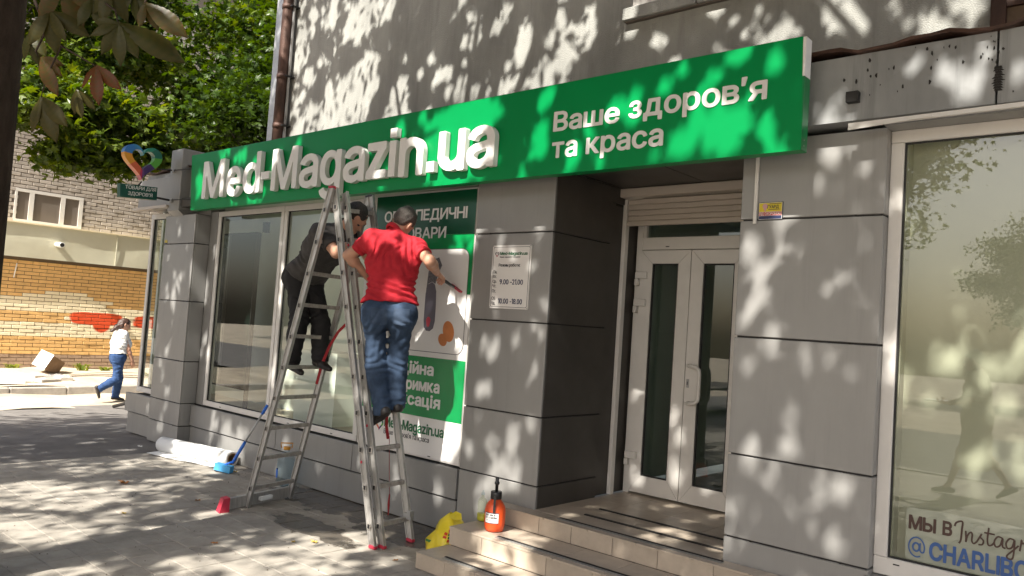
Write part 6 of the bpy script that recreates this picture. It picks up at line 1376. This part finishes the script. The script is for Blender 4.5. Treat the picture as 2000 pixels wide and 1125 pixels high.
# gaps shaped into the crowns to place the sun patches, in metres across the sun's rays: (along, up, half width, half height, share of leaves left)
LIT = np.array([
    (-6.971, 7.388, 0.641, 0.197, 0.05), (-7.376, 7.357, 0.425, 0.125, 0.05), (-6.514, 7.526, 0.331, 0.212, 0.05), (-6.312, 7.688, 0.167, 0.126, 0.05), (-5.695, 7.351, 0.152, 0.159, 0.05), (-7.825, 8.263, 0.208, 0.189, 0.05), (-6.535, 8.179, 0.212, 0.13, 0.05), (-6.12, 8.131, 0.199, 0.092, 0.05),
    (-5.758, 7.228, 0.17, 0.099, 0.05), (-4.642, 7.155, 0.156, 0.058, 0.05), (-4.163, 7.065, 0.226, 0.07, 0.05), (-3.974, 7.322, 0.101, 0.138, 0.05), (-3.701, 7.057, 0.149, 0.117, 0.05), (-3.5, 7.076, 0.093, 0.132, 0.05), (-3.401, 7.198, 0.102, 0.147, 0.05), (-3.217, 7.263, 0.099, 0.129, 0.05),
    (-3.537, 7.394, 0.07, 0.067, 0.05), (-1.855, 6.954, 0.033, 0.044, 0.05), (-1.726, 6.839, 0.088, 0.044, 0.05), (-1.874, 6.931, 0.041, 0.033, 0.05), (-1.458, 6.837, 0.038, 0.048, 0.05), (-1.624, 6.774, 0.047, 0.027, 0.05), (-1.362, 6.773, 0.073, 0.031, 0.05), (-1.082, 6.777, 0.122, 0.106, 0.05),
    (-0.91, 6.682, 0.039, 0.049, 0.05), (-0.753, 6.713, 0.05, 0.063, 0.05), (-0.656, 6.628, 0.043, 0.048, 0.05), (-0.389, 6.586, 0.196, 0.092, 0.05), (-0.278, 6.609, 0.11, 0.034, 0.05), (-4.757, 7.223, 0.109, 0.074, 0.05), (-4.597, 7.582, 0.071, 0.147, 0.05), (-4.233, 7.611, 0.08, 0.071, 0.05),
    (-2.321, 7.154, 0.046, 0.035, 0.05), (-3.512, 5.453, 0.402, 0.141, 0), (-3.6, 5.322, 0.344, 0.142, 0), (-3.451, 5.203, 0.364, 0.041, 0), (-3.785, 5.465, 0.147, 0.109, 0), (-4.613, 5.504, 0.053, 0.063, 0), (-2.174, 5.257, 0.06, 0.077, 0), (-2.021, 5.211, 0.067, 0.087, 0),
    (-1.531, 5.037, 0.147, 0.07, 0), (-1.691, 5.021, 0.078, 0.077, 0), (-1.447, 4.956, 0.072, 0.042, 0), (-1.275, 5.059, 0.031, 0.042, 0), (-1.805, 5.272, 0.045, 0.051, 0), (-1.845, 5.003, 0.063, 0.034, 0), (-2.342, 5.2, 0.042, 0.067, 0), (-1.7, 5.331, 0.052, 0.039, 0),
    (-1.502, 5.243, 0.066, 0.065, 0), (-1.351, 5.303, 0.078, 0.032, 0), (-1.153, 5.229, 0.066, 0.051, 0), (-1.266, 5.13, 0.046, 0.036, 0), (-1.591, 5.169, 0.059, 0.049, 0), (-1.977, 5.316, 0.047, 0.046, 0), (-1.329, 4.994, 0.054, 0.047, 0), (-6.951, 5.923, 0.109, 0.039, 0),
    (-6.638, 5.849, 0.129, 0.048, 0), (-6.675, 5.584, 0.103, 0.067, 0), (-7.442, 5.78, 0.088, 0.153, 0), (-5.967, 5.678, 0.092, 0.072, 0), (-0.271, 5.172, 0.035, 0.021, 0.05), (-0.145, 5.203, 0.034, 0.059, 0.05), (-0.202, 5.087, 0.076, 0.035, 0.05), (-0.018, 5.105, 0.024, 0.03, 0.05),
    (-0.893, 5.092, 0.027, 0.02, 0.05), (-3.638, 5.103, 0.121, 0.095, 0.05), (-3.694, 4.915, 0.145, 0.112, 0.05), (-3.666, 4.718, 0.1, 0.083, 0.05), (-3.58, 4.492, 0.054, 0.136, 0.05), (-3.726, 4.28, 0.078, 0.137, 0.05), (-3.573, 4.059, 0.076, 0.08, 0.05), (-3.784, 3.979, 0.113, 0.038, 0.05),
    (-3.624, 4.222, 0.077, 0.081, 0.05), (-3.434, 5.185, 0.053, 0.044, 0.05), (-2.879, 5.082, 0.047, 0.046, 0.05), (-3.308, 4.82, 0.046, 0.037, 0.05), (-2.925, 4.884, 0.033, 0.026, 0.05), (-3.061, 3.875, 0.143, 0.09, 0.05), (-3.196, 3.784, 0.147, 0.056, 0.05), (-3.011, 4.051, 0.067, 0.075, 0.05),
    (-3.2, 4.002, 0.069, 0.066, 0.05), (-3.345, 4.135, 0.051, 0.042, 0.05), (-3.024, 4.535, 0.043, 0.031, 0.05), (-3.262, 4.473, 0.046, 0.031, 0.05), (-2.901, 4.3, 0.042, 0.03, 0.05), (-3.289, 4.291, 0.041, 0.036, 0.05), (-2.846, 4.422, 0.028, 0.025, 0.05), (-7.044, 4.142, 0.225, 0.066, 0.05),
    (-6.584, 4.099, 0.134, 0.049, 0.05), (-5.256, 3.906, 0.061, 0.037, 0.05), (-4.204, 3.809, 0.049, 0.113, 0.05), (-4.715, 3.923, 0.055, 0.03, 0.05), (-5.801, 4.021, 0.067, 0.033, 0.05), (-3.695, 3.761, 0.066, 0.043, 0.05), (-3.26, 3.692, 0.05, 0.025, 0.05), (-1.287, 4.751, 0.055, 0.074, 0.05),
    (-1.242, 4.552, 0.072, 0.061, 0.05), (-1.166, 4.345, 0.029, 0.028, 0.05), (-1.297, 4.292, 0.031, 0.041, 0.05), (-1.257, 3.978, 0.089, 0.028, 0.05), (-1.131, 3.88, 0.052, 0.047, 0.05), (-0.88, 3.882, 0.024, 0.02, 0.05), (-0.674, 4.725, 0.035, 0.026, 0.05), (-0.865, 5.06, 0.038, 0.02, 0.05),
    (-0.942, 4.985, 0.028, 0.02, 0.05), (-1.066, 4.875, 0.04, 0.04, 0.05), (-0.85, 4.307, 0.037, 0.042, 0.05), (-0.947, 4.255, 0.038, 0.023, 0.05), (-1.269, 3.749, 0.03, 0.035, 0.05), (-1.334, 4.955, 0.022, 0.029, 0.05), (-0.769, 4.604, 0.024, 0.02, 0.05), (-1.055, 4.006, 0.039, 0.031, 0.05),
    (-0.665, 4.987, 0.025, 0.027, 0.05), (-1.178, 3.732, 0.029, 0.023, 0.05), (-0.849, 3.817, 0.021, 0.026, 0.05), (-0.614, 3.749, 0.024, 0.02, 0.05), (-8.07, 5.133, 0.073, 0.163, 0.05), (-7.498, 4.692, 0.056, 0.116, 0.05), (-7.693, 5.259, 0.058, 0.12, 0.05), (-7.543, 5.561, 0.045, 0.08, 0.05),
    (-8.158, 4.079, 0.122, 0.032, 0.05), (-8.05, 4.36, 0.085, 0.04, 0.05), (-6.876, 5.628, 0.051, 0.076, 0.05), (-6.153, 5.105, 0.045, 0.141, 0.05), (-6.17, 4.545, 0.045, 0.104, 0.05), (-4.943, 5.237, 0.036, 0.064, 0.05), (-2.486, 5.04, 0.037, 0.05, 0.05), (-2.174, 4.879, 0.039, 0.043, 0.05),
    (-2.114, 4.596, 0.051, 0.069, 0.05), (-2.464, 4.579, 0.046, 0.049, 0.05), (-2.094, 5.038, 0.026, 0.027, 0.05), (-1.842, 4.521, 0.048, 0.023, 0.05), (-2.114, 4.783, 0.038, 0.032, 0.05), (-2.414, 4.773, 0.027, 0.022, 0.05), (-3.822, 4.631, 0.302, 0.067, 0.05), (-4.092, 4.583, 0.084, 0.037, 0.05),
    (-3.993, 4.131, 0.058, 0.103, 0.05), (-3.864, 4.034, 0.057, 0.076, 0.1), (-3.929, 4.538, 0.069, 0.031, 0.05), (-3.684, 4.715, 0.077, 0.027, 0.05), (-3.698, 4.716, 0.089, 0.024, 0.05), (-3.739, 3.181, 0.054, 0.072, 0.05), (-3.891, 3.98, 0.046, 0.076, 0.05), (-3.787, 3.799, 0.033, 0.049, 0.05),
    (-4.396, 4.744, 0.032, 0.044, 0.05), (-5.252, 3.449, 0.031, 0.057, 0.05), (-3.82, 3.501, 0.045, 0.059, 0.05), (-6.523, 2.48, 0.604, 0.306, 0.12), (-5.647, 2.087, 0.491, 0.214, 0.1), (-6.221, 2.85, 0.469, 0.288, 0.3), (-7.264, 3.052, 0.326, 0.22, 0.3), (-7.797, 2.841, 0.315, 0.184, 0.35),
    (-6.407, 3.291, 0.305, 0.206, 0.3), (-7.168, 3.462, 0.321, 0.242, 0.2), (-6.612, 3.68, 0.268, 0.189, 0.15), (-4.116, 2.282, 0.294, 0.206, 0.15), (-3.852, 2.579, 0.402, 0.285, 0.08), (-4.383, 2.657, 0.18, 0.122, 0.5), (-3.957, 2.981, 0.258, 0.198, 0.05), (-3.899, 3.162, 0.185, 0.145, 0.05),
    (-3.556, 2.967, 0.186, 0.151, 0.3), (-4.196, 2.934, 0.164, 0.125, 0.2), (-4.726, 1.89, 0.228, 0.129, 0.3), (-4.744, 2.2, 0.197, 0.135, 0.4), (-4.935, 2.503, 0.183, 0.144, 0.2), (-5.138, 2.886, 0.129, 0.094, 0.1), (-5.731, 2.487, 0.224, 0.142, 0.5), (-3.463, 2.754, 0.139, 0.11, 0.5),
    (-3.446, 2.989, 0.107, 0.081, 0.4), (-7.987, 3.545, 0.144, 0.078, 0.3), (-8.438, 3.066, 0.182, 0.091, 0.4), (-10.954, 4.39, 0.276, 0.226, 0.3), (-10.29, 4.482, 0.247, 0.182, 0.3), (-9.445, 4.22, 0.233, 0.185, 0.3), (-9.374, 3.642, 0.15, 0.097, 0.4), (-7.169, 3.731, 0.274, 0.168, 0.05),
    (-6.824, 3.9, 0.29, 0.208, 0.05), (-2.817, 3.056, 0.113, 0.094, 0.1), (-2.721, 3.293, 0.24, 0.208, 0.05), (-2.498, 3.082, 0.119, 0.108, 0.1), (-2.596, 3.451, 0.102, 0.096, 0.1), (-2.673, 3.267, 0.087, 0.077, 0.2), (-2.157, 4.275, 0.092, 0.11, 0.1), (-2.522, 3.73, 0.072, 0.073, 0.2),
    (-2.504, 3.986, 0.071, 0.077, 0.2), (-2.401, 4.342, 0.084, 0.098, 0.2), (-1.822, 3.732, 0.151, 0.169, 0.15), (-1.847, 4.124, 0.055, 0.068, 0.2), (-1.749, 4.311, 0.068, 0.088, 0.1), (-2.692, 4.389, 0.061, 0.068, 0.3), (-0.261, 4.419, 0.057, 0.061, 0.05), (-0.163, 4.493, 0.044, 0.046, 0.05),
    (-0.092, 4.383, 0.054, 0.059, 0.05), (-0.002, 4.422, 0.042, 0.059, 0.05), (-0.176, 4.305, 0.044, 0.042, 0.05), (-0.033, 4.259, 0.042, 0.038, 0.05), (0.035, 4.13, 0.037, 0.034, 0.05), (-0.331, 4.442, 0.033, 0.04, 0.05), (-5.289, 4.348, 0.3, 0.083, 0.05), (-5.7, 4.835, 0.148, 0.101, 0.05),
    (-5.208, 4.733, 0.188, 0.129, 0.05), (-5.587, 5.096, 0.114, 0.067, 0.05), (-6.825, 4.586, 0.247, 0.11, 0.05), (-7.182, 5.255, 0.148, 0.093, 0.05), (-6.602, 4.904, 0.116, 0.109, 0.05), (-3.662, 5.078, 0.166, 0.112, 0.05), (-3.669, 4.856, 0.176, 0.195, 0.05), (-3.58, 4.492, 0.076, 0.163, 0.05),
    (-3.647, 4.196, 0.131, 0.244, 0.05), (-3.784, 3.979, 0.135, 0.054, 0.05),
])
lv1, lf1 = leaflet()
_hr = np.random.default_rng(77); HOLES = []  # pinholes added to the crowns for small sun spots on the walls
for (x0, x1, y_, z0, z1, n_, ra, rb_) in ((-9.0, -0.9, 5.4, 3.5, 5.7, 110, .02, .05), (-2.05, -1.25, 4.3, .4, 2.7, 15, .002, .02), (-4.2, -3.45, 4.3, .4, 2.6, 16, .002, .02), (-9.1, -4.3, 4.3, .1, 2.6, 26, .005, .025), (-8.2, -1.7, 4.02, 2.65, 3.2, 26, .02, .045), (-1.6, -0.4, 4.2, 2.8, 3.15, 4, .01, .03), (-1.2, -0.4, 4.5, .9, 2.0, 4, .01, .03)):
    for k in range(n_):
        p_ = np.array((_hr.uniform(x0, x1), y_, _hr.uniform(z0, z1))); HOLES.append((p_@_side, p_@_upv, _hr.uniform(ra, rb_)))
def chestnut(base, r0, crown, rad, nleaf, seed, label, split, lobes=()):
    global rng
    rng = np.random.default_rng(seed); o = empty('chestnut_tree', base, label, 'tree', 'horse chestnuts along the footpath'); crown = np.array(crown, float); rad = np.array(rad, float)
    cl = []
    for (c_, r_, share) in [(crown, rad, 1.0)]+list(lobes):
        nc = int(nleaf*share/9); q = rng.normal(size=(nc, 3)); q /= np.linalg.norm(q, axis=1, keepdims=True); cl.append(np.array(c_)+q*np.array(r_)*(rng.random((nc, 1))**0.36))
    cl = np.concatenate(cl); nleaf = int(nleaf*(1+sum(l[2] for l in lobes))); rng.shuffle(cl)
    cl = cl[cl[:, 2] > 4.3]
    tips = [c for c in cl[:60] if not in_view(c, 80) and c[2] > split+1.0][:14]
    tr = limbs(base, r0, tips, seed, split).build('trunk', M['bark'], o)
    n = nleaf; k = rng.integers(0, len(cl), n); pos = cl[k]+rng.normal(size=(n, 3))*np.array((.42, .42, .28)); rot = rotmats(n, 1.6); size = 0.135*(0.75+0.5*rng.random(n)); LP = []; LR = []; LS = []; LT = []; tone = np.clip(rng.random(n)**1.4+0.15*rng.random(n), 0, 1)
    for j, (az, sc_) in enumerate(((0, 1.1), (38, 1.0), (-38, 1.0), (76, .8), (-76, .8), (118, .55), (-118, .55))):
        c, s = math.cos(R(az)), math.sin(R(az)); Z = np.array([[c, -s, 0], [s, c, 0], [0, 0, 1]]); T = np.array([[math.cos(.35), 0, math.sin(.35)], [0, 1, 0], [-math.sin(.35), 0, math.cos(.35)]])
        LR.append(rot@(Z@T)); LP.append(pos); LS.append(size*sc_); LT.append(tone)
    LP = np.concatenate(LP); LR = np.concatenate(LR); LS = np.concatenate(LS); LT = np.concatenate(LT)
    cen = LP+LR[:, :, 0]*(LS*0.55)[:, None]; keep = ~in_view(cen, 30) & (cen[:, 2] > 3.6)
    a = cen@_side; b = cen@_upv; rr = rng.random(len(cen))
    pa, pb = LP@_side, LP@_upv; tip = LP+LR[:, :, 0]*LS[:, None]; ea, eb = tip@_side-pa, tip@_upv-pb; e2 = ea*ea+eb*eb+1e-9
    for (u, v, r_) in HOLES:                            # leaflets left out so small round sun spots come through
        i_ = np.where((np.abs(a-u) < .28) & (np.abs(b-v) < .28))[0]
        t_ = np.clip(((u-pa[i_])*ea[i_]+(v-pb[i_])*eb[i_])/e2[i_], 0, 1); keep[i_] &= np.hypot(pa[i_]+t_*ea[i_]-u, pb[i_]+t_*eb[i_]-v) > r_+0.018
    for (u, v, ru, rv, q) in LIT:
        f_ = 0.85 if ru < 0.09 else (1.2 if ru > 0.16 and v > 6.6 else 1.0)
        keep &= ~((((a-u)/(ru*f_+.022))**2+((b-v)/(rv*f_+.02))**2 < 1) & (rr > q))
    LP, LR, LS, LT = LP[keep], LR[keep], LS[keep], LT[keep]
    V, F = scatter(lv1, lf1, LP, LR, LS); link('crown', mesh_np('crown', V, F, M['leaf_chest'], False, np.repeat(LT, len(lv1))), None, o)
    return o, tr
ch1, tr1 = chestnut((-5.15, 1.22, 0), 0.2, (-5.4, -1.6, 6.9), (4.3, 4.6, 2.7), 13000, 31, 'chestnut with dark rough trunk at the left edge of the picture', 5.4, [((-5.2, 1.5, 8.1), (4.4, 2.2, 1.7), 0.42)])
ch2, _ = chestnut((1.6, 0.6, 0), 0.17, (0.6, -1.8, 6.9), (4.2, 4.4, 2.7), 10000, 32, 'chestnut behind the camera, only its shade and reflection show', 4.4, [((0.2, 1.5, 8.1), (3.6, 2.2, 1.7), 0.45)])
ch3, _ = chestnut((-11.2, -1.4, 0), 0.17, (-9.9, -2.0, 6.8), (2.6, 4.0, 2.4), 4200, 33, 'chestnut beyond the left edge, only its shade on the asphalt shows', 4.2)
tag(tr1, 'dark deeply cracked trunk')
# the low twig of the first chestnut that hangs into the picture
M['leaf_near'] = leafmat('near_chestnut_leaf', [(0, (0.030, 0.036, 0.009)), (.45, (0.060, 0.050, 0.014)), (.75, (0.10, 0.042, 0.016)), (1, (0.12, 0.032, 0.014))], 0.30, 0.015)
def big_leaflet():
    n, v, f = 18, [], []
    for i in range(n+1):
        t = i/n; w = 0.165*math.sin(math.pi*min(1, t**1.35*0.96+.02))**0.85*(1+0.05*(i % 2)); z = -0.20*t*t+0.05*math.sin(math.pi*t)
        for j, q in enumerate((-1, -.5, 0, .5, 1)): v.append((t-0.07*abs(q)*(1 if i else 0), w*q, 0.55*z-0.022*abs(q)+(0.010 if i % 2 else -.006)*(abs(q) if i else 0)))
    for i in range(n):
        for j in range(4): a = i*5+j; f.append((a, a+5, a+6, a+1))
    return np.array(v), f
bv, bf_ = big_leaflet()
def pix(x, y, depth): 
    d = (x-1000)/FPX*_r2-(y-562.5)/FPX*_u2+_f; return CAM+d*depth
def hang_leaf(x, y, depth, dirs, tone, tilt=0.0):
    """palmate leaf hanging from the point seen at (x, y); dirs = (angle from straight down, length) for each leaflet"""
    P_ = pix(x, y, depth); V = []; F = []; T = []; rs_ = random.Random(int(x*3+y))
    for ang, ln in dirs:
        d = nrm(-_u2*math.cos(R(ang))+_r2*math.sin(R(ang))+_f*rs_.uniform(-.35, .35)); n_ = nrm(-_f+_u2*0.5*rs_.uniform(-.6, .9)+_r2*rs_.uniform(-.5, .5)); n_ = nrm(n_-d*(n_@d)); s_ = np.cross(n_, d); k = len(V)
        ln *= 0.92; V += [P_+d*v[0]*ln+s_*v[1]*ln+n_*v[2]*ln for v in bv]; F += [tuple(k+i for i in f) for f in bf_]; T += [min(1, max(0, tone+rs_.uniform(-.05, .05)+.1*v[0]+(.10 if (i//5) % 2 else -.06)+(-.12 if i % 5 == 2 else 0))) for i, v in enumerate(bv)]
    me = bpy.data.meshes.new('leaf'); me.from_pydata([tuple(v) for v in V], [], F); me.polygons.foreach_set('use_smooth', [True]*len(F)); at = me.attributes.new('tone', 'FLOAT', 'POINT'); at.data.foreach_set('value', T); me.materials.append(M['leaf_near'])
    return link('leaf', me, None, ch1)
tw = MB()
def twig(pts, r): tw.tube([pix(*p) for p in pts], [r*(1-.6*i/(len(pts)-1)) for i in range(len(pts))], 6)
twig([(-60, -60, 3.9), (60, -20, 3.5), (180, -12, 3.2), (290, -30, 3.1)], 0.012); twig([(180, -12, 3.2), (225, 20, 3.1), (232, 48, 3.05)], 0.006); twig([(60, -20, 3.5), (90, 60, 3.4), (120, 90, 3.4), (185, 128, 3.2)], 0.007); twig([(90, 60, 3.4), (70, 100, 3.5), (75, 112, 3.5)], 0.006); twig([(290, -30, 3.1), (285, 0, 3.05), (282, 8, 3.05)], 0.006); twig([(120, 90, 3.4), (95, 140, 3.5), (80, 190, 3.5)], 0.005)
tw.build('twig', M['bark'], ch1)
hang_leaf(232, 46, 3.05, [(-28, .155), (2, .185), (30, .165), (62, .30), (-62, .13), (-95, .10)], .18)
hang_leaf(283, 6, 3.0, [(52, .24), (20, .12), (-10, .11)], .42)
hang_leaf(187, 128, 3.2, [(-42, .125), (8, .19), (46, .165)], .72)
hang_leaf(80, 112, 3.5, [(-8, .14), (48, .15), (25, .22), (70, .12)], .52)
hang_leaf(95, 20, 3.3, [(-25, .19), (5, .20), (28, .17), (58, .20)], .25)
hang_leaf(180, -5, 3.2, [(-20, .15), (15, .14), (48, .12)], .12)
hang_leaf(80, 190, 3.5, [(-15, .18), (20, .24), (45, .22), (2, .16)], .30)
hang_leaf(215, -25, 3.15, [(-10, .17), (22, .16), (-45, .15)], .2)
hang_leaf(120, -30, 3.3, [(15, .24), (-30, .2), (50, .18)], .45)
hang_leaf(60, 60, 3.7, [(5, .18), (-25, .16), (35, .17)], .15)
hang_leaf(150, 175, 3.9, [(-20, .15), (12, .17), (42, .14)], .3)
hang_leaf(262, -20, 3.4, [(-30, .14), (0, .15), (28, .14)], .1)
